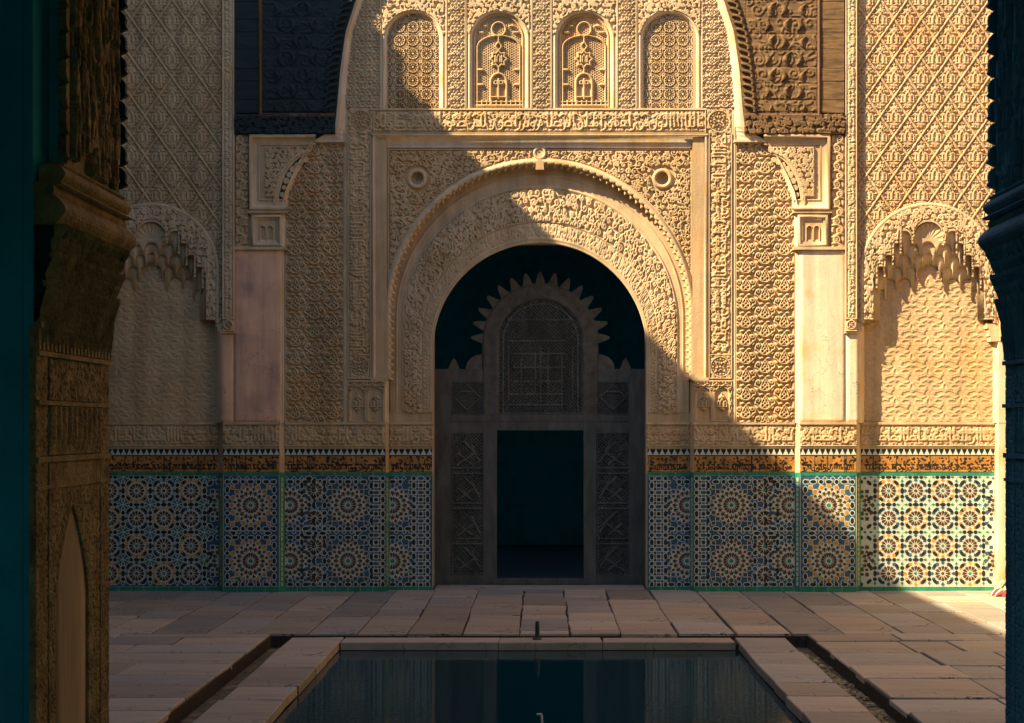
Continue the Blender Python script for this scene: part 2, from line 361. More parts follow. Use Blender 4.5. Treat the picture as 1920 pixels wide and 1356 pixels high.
ARAB = arabesque_tile()

def ribbon_tile(w=26.0, h=22.0):
    f = Field(w, h, ST * .8, wrap=True); c = w / 2
    for oy in (0, h / 2):
        q = 0 if oy == 0 else w / 2
        for s in (-1, 1):
            f.stroke(bez((c + q, oy + 1), (c + q + s * 6, oy + 1), (c + q + s * 6, oy + 7), (c + q + s * 13, oy + 8)), 1.1, 1, 2.8)
            f.stroke(spiral(c + q + s * 4.6, oy + 7.5, 2.8, 0, 1.1, s), .85, .7, 2.4)
        f.stroke([(c + q, oy + 2.5), (c + q, oy + 8)], 1.2, None, 2.4, lens=True)
    return f
RIBB = ribbon_tile()

def vine_strip(w, h, seed=0):
    """upright running scroll of alternating big spirals"""
    f = Field(w, h); R = random.Random(seed); y = 8; s = 1; c = w / 2
    while y < h + 10:
        f.stroke(spiral(c + s * w * .12, y, w * .30, -PI / 2 * s, 1.6, s, .12), 1.5, 1.1, 3.2)
        f.stroke(bez((c - s * w * .42, y - 9), (c + s * w * .55, y - 13), (c + s * w * .6, y + 6), (c - s * w * .42, y + 13)), 1.4, 1.2, 3.0)
        for q in (-1, 1): f.stroke(bez((c - s * w * .30, y + q * 5), (c - s * w * .42, y + q * 2), (c - s * w * .44, y - q * 4)), 1.4, None, 2.4, lens=True)
        s = -s; y += 17
    return f

def roundel(GX, GY, cx, cy, r):
    d = np.hypot(GX - cx, GY - cy); a = np.arctan2(GY - cy, GX - cx)
    h = 2.8 * ((np.abs(d - r) < 1.3) | (np.abs(d - r * (.52 + .24 * np.cos(8 * a))) < 1.1) | (np.abs(d - r * (.42 - .18 * np.cos(4 * a))) < 1.0) | (d < r * .12))
    h = np.maximum(h, 2.2 * ((np.abs(d - r * .8) < 1.0) & (np.cos(16 * a) > -.3)))
    return h

def sebka(GX, GY, x0, y0, px=51.0, py=73.0):
    """net of lobed lozenges, each holding a little arcade"""
    u = (GX - x0) / px; v = (GY - y0) / py
    a = u + v; b = u - v
    da = np.abs(a - np.round(a)); db = np.abs(b - np.round(b))
    wa = .034 + .034 * np.abs(np.sin(3 * PI * b)); wb = .034 + .034 * np.abs(np.sin(3 * PI * a))
    rib = np.maximum(np.clip((wa - da) / .018, 0, 1), np.clip((wb - db) / .018, 0, 1))
    core = np.maximum(np.clip((.02 - da) / .012, 0, 1), np.clip((.02 - db) / .012, 0, 1))
    # inside each lozenge: coordinates from its centre
    ca = np.floor(a) + .5; cb = np.floor(b) + .5
    uu = ((a - ca) + (b - cb)) / 2 * px; vv = ((a - ca) - (b - cb)) / 2 * py
    inn = ARC.at(uu + 26, vv + 37)
    knob = np.clip(1 - np.hypot((da) * 60, (db) * 60) / 4.6, 0, 1) * 2.2
    fill = np.where(rib > .02, 0, np.where(np.minimum(da / wa, db / wb) < 1.45, 0, np.maximum(inn, .8 * RIBB.at(GX * 1.5, GY * 1.5))))
    return np.maximum(fill, rib * 3.8) + knob * .5
def arc_tile():
    f = Field(52, 74, ST * .8, wrap=True); c, m = 26, 37
    f.stroke(np.vstack([[(c - 4, m + 9), (c - 4, m)], bez((c - 4, m), (c - 4, m - 6), (c, m - 8)), bez((c, m - 8), (c + 4, m - 6), (c + 4, m)), [(c + 4, m), (c + 4, m + 9)]]), 1.0, None, 3.0)
    for s in (-1, 1):
        f.stroke(np.vstack([[(c + s * 11, m + 8), (c + s * 11, m + 1)], bez((c + s * 11, m + 1), (c + s * 10, m - 5), (c + s * 6.5, m - 3)), [(c + s * 6.5, m), (c + s * 6.5, m + 9)]]), .95, None, 2.7)
        f.stroke(spiral(c + s * 4, m + 15.5, 2.6, 0, 1, s), .9, .8, 2.4)
        f.stroke(bez((c + s * 8, m - 8), (c + s * 5, m - 12), (c + s * 3, m - 18)), 1.1, None, 2.4, lens=True)
    f.stroke([(c - 13, m + 10.5), (c + 13, m + 10.5)], .95, None, 2.7)
    f.stroke(spiral(c, m - 12.5, 2.8, PI / 2, 1, 1, .8), .9, None, 2.8)
    f.stroke([(c, m - 16), (c, m - 23)], .9, .6, 2.4); f.stroke([(c, m - 4), (c, m + 7)], 1.2, 1.0, 1.7)
    f.stroke([(c, m + 13), (c, m + 22)], 1.2, .7, 2.4)
    return f
ARC = arc_tile()

def star_lattice(GX, GY, x0, y0, c=25.2):
    u = (GX - x0) / c; v = (GY - y0) / c
    fx = (u - np.round(u)) * c; fy = (v - np.round(v)) * c
    r = np.hypot(fx, fy); a = np.arctan2(fy, fx)
    pet = (np.cos(12 * a) > -.05) & (r > 2.6) & (r < 9.2)
    ring = (np.abs(r - 9.6) < .9) | (r < 2.2)
    gx = (u - np.floor(u) - .5) * c; gy = (v - np.floor(v) - .5) * c
    r2 = np.hypot(gx, gy); a2 = np.arctan2(gy, gx)
    st2 = (np.abs(r2 - (4.6 + 1.4 * np.cos(8 * a2))) < 1.15) | (r2 < 1.2)
    bars = ((np.abs(np.abs(fx) - np.abs(fy)) < 1.1) & (r > 9)) | ((np.abs(fx) > c / 2 - .8)) | ((np.abs(fy) > c / 2 - .8))
    return 5.0 * np.maximum.reduce([pet * .95, ring * 1., st2 * .9, bars * .7])

def honey(GX, GY, s=4.6):
    q = 2 * PI / s
    h = np.cos(q * GX * 1.1547) + np.cos(q * (-.5774 * GX + GY)) + np.cos(q * (-.5774 * GX - GY))
    return np.where(h > .15, -3.2, 1.8)

def vine_wall(w=62.0, h=56.0):
    f = Field(w, h, ST, wrap=True); c = w / 2
    for cx, cy in ((0, 0), (c, h / 2)):
        for s in (-1, 1):
            f.stroke(bez((cx, cy - 2), (cx + s * 8, cy - 13), (cx + s * 16, cy + 5), (cx + s * 27, cy - 8)), .6, .5, 1.0)
            f.stroke(bez((cx, cy + 2), (cx + s * 8, cy - 9), (cx + s * 16, cy + 9), (cx + s * 27, cy - 4)), .75, .6, 1.0)
            f.stroke(bez((cx, cy + 10), (cx + s * 9, cy + 2), (cx + s * 13, cy + 19), (cx + s * 25, cy + 9)), .7, .55, 1.0)
            f.stroke(spiral(cx + s * 6.5, cy - 6, 3.4, 0, 1.2, s), .65, .5, 1.0)
            f.stroke(spiral(cx + s * 20, cy + 2, 3.2, 1, 1.2, -s), .65, .5, 1.0)
            f.stroke(bez((cx + s * 12, cy - 10), (cx + s * 17, cy - 15), (cx + s * 24, cy - 11)), 1.2, None, 1.0, lens=True)
            f.stroke(bez((cx, cy - 16), (cx + s * 5, cy - 12), (cx + s * 4.5, cy - 3)), .8, .5, 1.0)
        f.stroke([(cx - 7, cy + 6), (cx + 7, cy + 6)], .6, None, 1.0)
    return f
VINE = vine_wall()

def lattice(GX, GY, s=7.0):
    a = (GX + GY) / s; b = (GX - GY) / s
    return np.where((np.abs(a - np.round(a)) < .2) | (np.abs(b - np.round(b)) < .22), 1.8, -3.6)

def arch_path(cx, cy, R, ybot, a_ext=0.0, n=60):
    """from bottom right, over the top, to bottom left (left normal points into the opening ... outwards is negative)"""
    t = np.linspace(-a_ext, PI + a_ext, n)
    p = np.stack([cx + R * np.cos(t), cy - R * np.sin(t)], 1)
    lo = np.linspace(ybot, p[0, 1], max(2, int(abs(ybot - p[0, 1]) / (PI * R / n)) + 2))[:-1]
    L = np.stack([np.full(len(lo), p[0, 0]), lo], 1); Rr = np.stack([np.full(len(lo), p[-1, 0]), lo[::-1]], 1)
    return np.vstack([L, p, Rr])

def ro(f):                                # a Field as a height function of panel coordinates
    return f.a

# ------------------------------------------------------------------ the big structure: floor base, wings, halls
def structure(o, label=None):
    o['kind'] = 'structure'
    if label: o['label'] = label
    return o
WX = 7.1
floor_base = structure(boxes('courtyard_floor', [
    (-WX, WX, -3.62, 1.2, -.30, -.022), (-WX, -2.53, -13.9, -3.62, -.30, -.022), (2.49, WX, -13.9, -3.62, -.30, -.022),
    (-2.26, -1.85, -13.9, -3.89, -.30, -.022), (1.795, 2.22, -13.9, -3.89, -.30, -.022), (-1.85, 1.795, -4.16, -3.89, -.30, -.022)], JOINT), 'stone paved courtyard floor around the pool')
structure(boxes('water_channel', [(-2.53, -2.29, -13.9, -3.62, -.30, -.13), (2.25, 2.49, -13.9, -3.62, -.30, -.13), (-2.29, 2.25, -3.86, -3.62, -.30, -.13)], GUTTER), 'narrow stone gutter running round the pool')
structure(boxes('pool_basin', [(-1.99, -1.815, -10.2, -4.2, -.9, -.31), (1.76, 1.93, -10.2, -4.2, -.9, -.31), (-1.99, 1.93, -4.2, -4.0, -.9, -.31), (-1.99, 1.93, -10.4, -10.2, -.9, -.03), (-1.99, 1.93, -10.4, -4.0, -1.0, -.9)], GUTTER), 'stone basin of the pool')
wv = []; wf = []
structure(pyd('pool_water', [(-1.815, -10.2, -.075), (1.76, -10.2, -.075), (1.76, -4.2, -.075), (-1.815, -4.2, -.075)], [(0, 1, 2, 3)], WATER), 'still dark water of the pool reflecting the facade')

LX = -6.2
lw = thing('side_wing', 'shaded plastered wing along the left side of the courtyard', 'building', (LX, -7, 0))
def under(root, o):
    o.parent = root; o.matrix_parent_inverse = Matrix.Translation(-Vector(root.location)); return o
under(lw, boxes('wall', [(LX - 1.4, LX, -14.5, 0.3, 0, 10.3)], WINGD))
under(lw, boxes('tiled_dado', [(LX, LX + .03, -13.9, -.01, 0, 1.4)], Z['g']))
under(lw, boxes('roof_edge', [(LX - 1.5, LX + .02, -14.5, .25, 10.303, 10.50)], LINTEL))
hump = [(LX - .5, LX + .015, -2.47, -2.40, 10.503, 10.53), (LX - .5, LX + .015, -2.399, -2.31, 10.503, 10.60), (LX - .5, LX + .015, -2.309, -2.2, 10.503, 10.54)]
for i in range(9):
    y0 = -2.198 + i * .26; hump.append((LX - .5, LX + .015, y0, y0 + .258, 10.503, 10.503 + .36 + .13 * min(1, i / 2.) + (.05 if i % 2 else 0)))
under(lw, boxes('shadow_hump', hump, LINTEL))  # unseen hump added to step the shadow edge on the facade
under(lw, boxes('shade_eave', [(LX, -5.28, -13.8, -.05, 4.9, 5.05)], WINGD))  # unseen eave added to cut sky light on the left bay
rw = thing('side_wing', 'sunlit plastered wing along the right side of the courtyard', 'building', (WX, -7, 0))
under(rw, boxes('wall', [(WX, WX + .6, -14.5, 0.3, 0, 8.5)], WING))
under(rw, boxes('tiled_dado', [(WX - .03, WX, -13.9, -.01, 0, 1.4)], Z['g']))
under(rw, boxes('roof_edge', [(WX - .12, WX + .7, -14.5, .25, 8.503, 8.65)], LINTEL))
fw = thing('entrance_wing', 'dark entrance wing whose doorway frames the courtyard', 'building', (0, -14.2, 0))
PX0, PX1, PY0, PY1 = -1.16, 1.245, -14.5, -13.9
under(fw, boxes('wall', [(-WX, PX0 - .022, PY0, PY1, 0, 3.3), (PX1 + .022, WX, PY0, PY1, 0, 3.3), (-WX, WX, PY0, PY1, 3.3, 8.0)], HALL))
structure(boxes('entrance_hall', [(-3.6, -3.5, -21, -14.5, -.3, 3.6), (3.5, 3.6, -21, -14.5, -.3, 3.6), (-3.5, -1.3, -21.1, -21, -.3, 3.6), (1.3, 3.5, -21.1, -21, -.3, 3.6), (-1.3, 1.3, -21.1, -21, 2.8, 3.6), (-3.6, 3.6, -21.1, -14.5, 3.6, 3.7), (-3.6, 3.6, -21.1, -13.9, -.34, -.31), (-3.5, 3.5, -21, -13.9, -.305, -.02)], HALL), 'dark entrance hall around the viewpoint')  # rear wall gap added out of view to let sky light in

# paving slabs, each a piece of the floor
SM = {}
def slab(x0, x1, y0, y1, th=.045, mi=None, lift=0.0):
    R = random; g = R.uniform(.003, .013); c = .006
    j = lambda: R.uniform(-.011, .011)
    P = [(x0 + g + j(), y0 + g + j()), (x1 - g + j(), y0 + g + j()), (x1 - g + j(), y1 - g + j()), (x0 + g + j(), y1 - g + j())]
    cxm, cym = (x0 + x1) / 2, (y0 + y1) / 2
    tl = [R.uniform(-.003, .003) + lift for _ in range(4)]
    V = []
    for k, (x, y) in enumerate(P): V.append((x - cxm, y - cym, -th))
    for k, (x, y) in enumerate(P): V.append((x - cxm, y - cym, -c + tl[k]))
    for k, (x, y) in enumerate(P):
        V.append((x - cxm - math.copysign(c, x - cxm), y - cym - math.copysign(c, y - cym), tl[k]))
    F = [(0, 1, 5, 4), (1, 2, 6, 5), (2, 3, 7, 6), (3, 0, 4, 7), (4, 5, 9, 8), (5, 6, 10, 9), (6, 7, 11, 10), (7, 4, 8, 11), (8, 9, 10, 11)]
    o = pyd('paving_slab', V, F, R.choice(SLAB) if mi is None else SLAB[mi], floor_base); o.location = (cxm, cym, 0)
    return o
def cuts(a, b, lo, hi):
    L = [a]
    while L[-1] < b - lo * .6: L.append(min(b, L[-1] + random.uniform(lo, hi)))
    if b - L[-1] > 1e-6: L[-1] = b
    return L
xj = [-WX]
while xj[-1] < WX: xj.append(xj[-1] + random.uniform(.46, .56))
xj[-1] = WX
for a, b in zip(xj[:-1], xj[1:]):
    near = -3.62
    c = cuts(near, .30, .5, 1.6)
    broken = -.1 < (a + b) / 2 < 1.0
    if broken: c = cuts(near, .30, .22, .7)
    for u, v in zip(c[:-1], c[1:]): slab(a, b, u, v)
yrow = cuts(-9.6, -3.62, .40, .62)
for u, v in zip(yrow[:-1], yrow[1:]):
    c = cuts(-WX, -2.53, 1.0, 1.9)
    for a, b in zip(c[:-1], c[1:]): slab(a, b, u, v)
yrow = cuts(-9.6, -3.62, .35, .85)
for i, (u, v) in enumerate(zip(yrow[:-1], yrow[1:])):
    c = [2.49, 3.28 + random.uniform(-.05, .05)] + ([3.75 + random.uniform(-.15, .15)] if random.random() < .5 else []) + [4.5 + random.uniform(-.35, .35), 5.5, WX]
    for a, b in zip(c[:-1], c[1:]): slab(a, b, u, v, lift=random.choice((0, 0, -.008, .006)))
for x0, x1 in ((-2.29, -1.815), (1.76, 2.25)):
    c = cuts(-10.2, -3.86, .55, 1.0)
    for u, v in zip(c[:-1], c[1:]): slab(x0, x1, u, v, th=.07)
c = cuts(-1.815, 1.76, .9, 1.5)
for a, b in zip(c[:-1], c[1:]): slab(a, b, -4.2, -3.86, th=.07)

# ------------------------------------------------------------------ facade
fac = thing('courtyard_facade', 'carved stucco facade with a great round arch above a band of mosaic tiles', 'facade')
# solid core behind the carved faces
c0, c1 = .36, .74
pboxes('wall', [(-160, 811, -760, 1116, c0, c1), (1213, 2190, -760, 1116, c0, c1)], STUCCO, fac)
pboxes('wall', [(811.3, 1212.7, -760, 453, c0, c1)], STUCCO, fac)
pboxes('wall', [(-160, 2190, -760, -62, .02, c0 - .003)], STUCCO, fac)
hall = structure(boxes('prayer_hall', [(-3.2, -3.1, .736, 7, 0, 5.6), (3.1, 3.2, .736, 7, 0, 5.6), (-1.95, 1.95, 7, 7.1, 0, 5.6), (-3.2, -1.95, 7, 7.1, 0, 1.2), (1.95, 3.2, 7, 7.1, 0, 1.2), (-3.2, -1.95, 7, 7.1, 5.2, 5.6), (1.95, 3.2, 7, 7.1, 5.2, 5.6), (-3.2, 3.2, .736, 7.1, 5.6, 5.7)], HALLP), 'dark prayer hall seen through the doorway')  # unseen gaps added in the back wall to brighten the doorway
structure(boxes('prayer_hall_floor', [(-3.1, 3.1, 1.2, 7, -.1, .01)], mat('shade_dark_floor', (0.03, 0.06, 0.065), .95, .3, 9)), 'prayer hall floor, coloured dark as shade')  # floor colour darkened so the doorway reads as shade

# central frame: cove, spandrels, rim, archivolt
frame_path = [(1325, 712), (1325, 252), (699, 252), (699, 712)]
sweep('cove_moulding', frame_path, [(-1, .12), (0, .055), (3, .050), (4, .075), (9, .115), (15, .140), (20, .146), (22, .125), (24.5, .125), (26, .15), (29, .152)], PLASTER, fac, raw=True, smooth=False)
for M in (1, -1):
    w, h = 1297 - 1012, 714 - 280
    f = scrolls(w, h, 13.0, 3 + M, 1.05, 2.8)
    def H(GX, GY, f=f):
        a = f.a.copy(); a[np.hypot(GX - 1242, GY - 335) < 25] = 0
        a[np.hypot(GX - 1012, GY - 289) < 15] = 0
        e = np.minimum(np.minimum(GX - 1012 + 30, 1297 - GX), GY - 280); a[(e < 2.2)] = 3.4; a[(e >= 2.2) & (e < 4)] = 0
        d = np.hypot(GX - 1012, np.minimum(GY - 588, 0)); a[d < 293] = 2.6
        return a
    relief('spandrel_panel', 1012.4, 1297, 280, 714, H, .15, STUCCO, fac, keep=lambda X, Y: (np.hypot(X - 1012, np.minimum(Y - 588, 0)) > 282) & (np.hypot(X - 1242, Y - 335) > 12))
    # boss with a fluted cup
    bx = float(mx(1242)); t = np.linspace(0, 2 * PI, 49)[:-1]
    circ = np.stack([bx + 13 * np.cos(-t), 335 + 13 * np.sin(-t)], 1)
    sweep('boss_ring', circ, [(-6.5, .15), (-6, .122), (-3.5, .11), (-1, .11), (1.2, .12), (1.6, .15)], STUCCO2, fac, closed=True, raw=True, smooth=True)
    rr = np.linspace(0, 14, 9)[:, None]; aa = np.linspace(0, 2 * PI, 97)[None, :]
    X, _, Zz = W(bx + rr * np.cos(aa), 335 + rr * np.sin(aa), .15)
    grid_mesh('boss_cup', X, .225 - .0045 * rr + .012 * np.abs(np.cos(8 * aa)) * (rr / 14), Zz, STUCCO2, fac)
    boxes('wall', [pbox(1296, 1331, 712, 1116, .262, c0 - .002)], STUCCO, fac)
    pboxes('wall', [(1213.6, 1296, 774, 1116, .2545, c0 - .002)], STUCCO, fac)
M = 1
t = np.linspace(0, 2 * PI, 33)[:-1]
sweep('keystone_rosette', np.stack([1012 + 9 * np.cos(-t), 287 + 9 * np.sin(-t)], 1), [(-4, .15), (-3, .12), (-1, .115), (1, .12), (2, .135), (5 + 0 * t[0], .125), (8.8, .14)], STUCCO2, fac, closed=True, raw=True)
pyd('keystone_finial', [W(x, y, d) for d in (.085, .15) for x, y in ((1004, 318), (1005, 304), (1012, 296), (1019, 304), (1020, 318))], [(0, 1, 2, 3, 4)][::-1] + [(i, (i + 1) % 5, 5 + (i + 1) % 5, 5 + i) for i in range(5)], STUCCO2, fac)

ap = arch_path(1012, 588, 284, 712, 0, 560)
# even spacing
seg = np.hypot(*np.diff(ap, axis=0).T); L = np.concatenate([[0], np.cumsum(seg)]); NT = 84; n = NT * 10 + 1
u = np.linspace(0, L[-1], n); ap = np.stack([np.interp(u, L, ap[:, 0]), np.interp(u, L, ap[:, 1])], 1)
ph = (np.arange(n) / 10.0) % 1.0
lobe = np.sqrt(np.clip(1 - (2 * ph - 1) ** 2, 0, 1)); saw = 1 - np.abs(2 * ph - 1); one = np.ones(n)
saw2 = 1 - np.abs(2 * ((ph + .5) % 1) - 1)
sweep('arch_rim', ap, [(-8 * one, .15), (-7.6 * one, .132), (-5 * one, .128), (-4.4 * one, .104), (-2 + 1.0 * lobe, .100), (0 + 4.2 * lobe, .102), (.6 + 4.4 * lobe, .122), (-.5 + 1.5 * lobe, .14)], STUCCO2, fac, raw=True, smooth=False)
sweep('arch_teeth', ap, [(-1 * one, .124), (3.5 + 8.5 * saw2, .128), (3.5 + 8.5 * saw2, .140), (3 + 2 * saw2, .155), (4.5 * one, .20), (5.5 * one, .252)], STUCCO, fac, raw=True, smooth=False)

def two_arch(n):
    t = np.linspace(0, 1, n); a, b = .155, .845
    def side(C, R):
        P = np.zeros((n, 2))
        for i, q in enumerate(t):
            if q < a: P[i] = (1012 + R, 774 + (C - 774) * q / a)
            elif q > b: P[i] = (1012 - R, C + (774 - C) * (q - b) / (1 - b))
            else: th = PI * (q - a) / (b - a); P[i] = (1012 + R * math.cos(th), C - R * math.sin(th))
        return P
    return side(588, 280), side(656, 201)
na = 1250; Po, Pi = two_arch(na); nsx = 104
S = np.linspace(0, 1, nsx)[:, None]
PXg = Po[None, :, 0] * (1 - S) + Pi[None, :, 0] * S; PYg = Po[None, :, 1] * (1 - S) + Pi[None, :, 1] * S
arcL = float(np.sum(np.hypot(*np.diff((Po + Pi) / 2, axis=0).T))); wid = 108.0
f1 = scrolls(arcL, wid * .42, 13.0, 91, 1.05, 3.0, .9); f2 = script_band(arcL, 22, 17, 1.1, 1.0, 2.2, True)
AL = np.linspace(0, arcL, na)[None, :].repeat(nsx, 0); V_ = S * wid; V2 = V_.repeat(na, 1)
Hh = np.zeros_like(AL)
m1 = (V2 > 34) & (V2 < 34 + wid * .42 - 1); Hh[m1] = f1.at(AL, np.clip(V2 - 34, 0, wid * .42 - 2))[m1]
m2 = (V2 > 81) & (V2 < 101); Hh[m2] = f2.at(AL, np.clip(V2 - 80.5, 0, 20.5))[m2]
for a, b, hh in ((14, 17.5, 2.2), (30, 33, 2.4), (78, 80.5, 2.6), (101.5, 104, 2.2), (104, 109, 1.2)): Hh[(V2 >= a) & (V2 <= b)] = hh
X, _, Zz = W(PXg, PYg, .25)
grid_mesh('archivolt', X, .25 - Hh / 160, Zz, STUCCO2, fac)
ip = arch_path(1012, 656, 201, 890, 0, 120)
sweep('arch_reveal', ip, [(-1, .25), (0, .245), (1.2, .25), (1.5, .40), (1.5, .745)], PLASTER, fac, raw=True, smooth=False)
for M in (1, -1):
    vstrip('jamb_tiles', 1212, .252, 1212, .745, 886, 1113, Z['g'], fac)
    L_ = [(1211.4 - .2, 1212 - .01, 895 + i * 7.2, 895 + i * 7.2 + 4.6) for i in range(28)]
    vv = []
    x = float(mx(1211.6)); 
    for (_, _, ya, yb) in L_:
        for dd in (.262, .285): pass
        X0, _, z1 = W(x, ya, .265); _, _, z0 = W(x, yb, .265); vv.append((X0 - .003, X0 + .003, .262, .290, z0, z1))
    o = boxes('edge_tiles', vv, Z['y'], fac); o['kind'] = 'stuff'
M = 1

# horizontal inscription, upright inscriptions, roundels
f = script_band(624, 43, 5, 1.2, 1.6, 3.6)
def H(GX, GY): 
    a = f.at(GX - 700, GY - 206); e = np.minimum(GY - 206, 250 - GY); a[(e < 2)] = 3.6; a[(e >= 2) & (e < 3.4)] = 0
    for xx in (700.5, 1323): a[np.abs(GX - xx) < 1.5] = 3
    return a
relief('inscription_band', 700, 1324, 206, 250, H, .07, STUCCO, fac)
pboxes('sill_moulding', [(655, 1373, 202.5, 206, .052, .10), (697, 1327, 250.2, 253.5, .044, .12)], STUCCO2, fac)
for M in (1, -1):
    g = scrolls(46, 46, 9, 77 + M, .9, 1.8)
    def H(GX, GY, g=g):
        a = np.where(np.hypot(GX - 1348, GY - 228) > 21, g.at(GX - 1325, GY - 206), 0); return np.maximum(a, roundel(GX, GY, 1348, 228, 20))
    relief('roundel_panel', 1325, 1372, 206, 251, H, .07, STUCCO, fac)
    # upright band, lettering turned on its side
    fb = script_band(414, 37, 61 + M, 1.2, 1.55, 3.5); g = scrolls(44, 46, 9, 87 + M, .9, 1.8)
    def H(GX, GY, fb=fb, g=g):
        a = fb.at(GY - 251, np.clip(GX - 1332.5, 0, 36.5)) if M == 1 else fb.at(665 - GY, np.clip(1370 - GX, 0, 36.5))
        bot = GY > 664
        r = np.maximum(np.where(np.hypot(GX - 1351, GY - 688) > 20, g.at(GX - 1330, GY - 664), 0), roundel(GX, GY, 1351, 688, 18.5))
        a = np.where(bot, r, a); e = np.minimum(GX - 1329, 1372 - GX)
        a[e < 1.8] = 3.4; a[(e >= 1.8) & (e < 3.2)] = 0; a[(np.abs(GY - 665) < 1.2) | (GY > 708)] = 3
        return a
    relief('upright_inscription', 1329, 1372, 251, 711, H, .07, STUCCO, fac)
    def H(GX, GY):
        a = 1.2 * RIBB.at(GX * 1.5, GY * 1.5)
        for cx in (1319.5, 1353.5):
            d = np.hypot(GX - cx, np.minimum(GY - 740, 0) * (1.0 if True else 1)); inn = d < 14
            a = np.where(inn, ARC.at((GX - cx) * 1.3 + 26, (GY - 755) * 1.3 + 37), a)
            a = np.where(np.abs(d - 14.2) < 1.3, 3.2, a)
        e = np.minimum(np.minimum(GX - 1302, 1372 - GX), np.minimum(GY - 715, 791 - GY)); a[e < 2] = 3
        a[np.abs(GX - 1336.5) < 1.3] = 3.2
        return a
    relief('arcade_panel', 1302, 1372, 713, 791, H, .07, STUCCO, fac)
    pboxes('moulding_foot', [(1298, 1329, 708, 714, .045, .16)], STUCCO2, fac)
    vstrip('splay', 1294, .25, 1302, .068, 714, 792, PLASTER, fac)
    # tall arabesque field and its border
    def H(GX, GY):
        a = ARAB.at(GX - 1380, GY - 6) * 1.08; e = np.minimum(GX - 1380, 1488 - GX); a[(e < 1.6)] = 2.6; return a
    relief('arabesque_panel', 1380, 1490, 268, 792, H, .07, STUCCO, fac, skirt=3)
    sweep('border_moulding', [(1376, 792), (1376, 206)], [(-4.2, .075), (-3.5, .052), (-1.5, .058), (1.5, .058), (3.5, .052), (4.2, .075)], STUCCO2, fac, smooth=False)
    pboxes('wall', [(1299, 1500, -62, 714, .084, c0 - .002)], STUCCO, fac)
    pboxes('wall', [(1302, 1500, 714.3, 1116, .084, c0 - .002)], STUCCO, fac)
    # curved haunch beside the timber beam
    ys = np.linspace(-60, 262, 40); inner = np.interp(ys, [-60, 0, 60, 130, 205, 262], [1300, 1340, 1360, 1369, 1374, 1377])
    outer = np.interp(ys, [-60, 0, 60, 130, 200, 240, 262], [1318, 1357, 1376, 1386, 1392, 1396, 1432])
    V = []; 
    for i in range(40):
        for q, d in ((inner[i], .068), ((inner[i] * .35 + outer[i] * .65), -.005), (outer[i], -.012), (outer[i] + 3, .06)): V.append(W(float(mx(q)), ys[i], d))
    F = []
    for i in range(39):
        for k in range(3):
            a = i * 4 + k; q = (a, a + 4, a + 5, a + 1); F.append(q if M == 1 else q[::-1])
    pyd('curved_haunch', V, F, PLASTER, fac)
    pboxes('haunch_sill', [(1377, 1434, 262, 266, -.012, .09), (1378, 1430, 266, 269, .03, .09)], PLASTER, fac)

    # corbel group under the beam
    fr = [(1557, 394), (1557, 252), (1432, 252), (1432, 285)]
    sweep('corbel_frame', [(1488, 394), (1557, 394), (1557, 252), (1432, 252)], [(-.5, .03), (0, -.045), (2, -.05), (5.5, -.05), (6, -.02), (12, .0), (17, .005), (18, -.004), (20, -.004), (20.5, .012)], STUCCO2, fac, smooth=False)
    cq = np.array([(1440 + 68 * math.sin(a), 376 - 86 * math.cos(a)) for a in np.linspace(0, PI / 2, 26)])
    cq = np.array([(1440 + 66 * math.sin(a), 384 - 98 * math.cos(a)) for a in np.linspace(0, PI / 2, 30)])
    g = scrolls(100, 110, 10.5, 141 + M, 1.15, 2.8); 
    relief('corbel_panel', 1440, 1540, 270, 380, lambda GX, GY, g=g: np.where((GX > 1526) | (GY < 276) | ((GX > 1506) & (GY > 370)), .4, g.a), .012, STUCCO, fac, keep=lambda X, Y: ((X - 1440) / 66) ** 2 + ((Y - 384) / 98) ** 2 > .97)
    sweep('corbel_arch', cq[::-1], [(-6, .01), (-5.5, -.012), (-3, -.016), (0, -.012), (.5, .0), (2, -.006), (4, -.004), (5, .02), (6, .06)], STUCCO2, fac, smooth=False)
    # hanging stalactite cells between the small arch and the splayed field
    for k in range(8):
        a = .20 + k * .165; px, py = 1440 + 55 * math.sin(a), 384 - 86 * math.cos(a)
        V = []; F = []; r = random.uniform(4.5, 6.5); rot = random.uniform(-.3, .3)
        for d, s_ in ((.0, 1.0), (.02, 1.15), (.075, .9)):
            for q in range(6):
                an = rot + q * PI / 3; V.append(W(float(mx(px + r * s_ * math.cos(an))), py + r * s_ * math.sin(an), d))
        F = [(0, 5, 4, 3, 2, 1)] + [(l * 6 + q, l * 6 + (q + 1) % 6, (l + 1) * 6 + (q + 1) % 6, (l + 1) * 6 + q) for l in (0, 1) for q in range(6)]
        pyd('stalactite_cell', V, F, STUCCO2, fac)
    sp = np.array([(1432, 270), (1444, 288), (1458, 312), (1470, 336), (1481, 362), (1488, 394), (1490, 470)], float)
    sweep('splayed_edge', sp[::-1], [(-9, -.02), (-7.5, .0), (0, .055), (2, .075)] if True else 0, PLASTER, fac, smooth=False)
    pboxes('wall', [(1507, 1607, -62, 400, .028, c0 - .002), (1440, 1507, 268, 300, .06, .082)], STUCCO, fac)
    pboxes('corbel_foot', [(1487, 1560, 394, 399, -.035, .05), (1492, 1557, 399, 402, -.01, .05)], STUCCO2, fac)
    # small square box with twin arches
    sweep('twin_arch_frame', [(1552, 462), (1552, 403), (1496, 403), (1496, 462)], [(-1, .03), (0, -.03), (4, -.034), (5, -.015), (8, -.015), (9, -.002), (12, -.002), (12.5, .012)], STUCCO2, fac, closed=True, smooth=False)
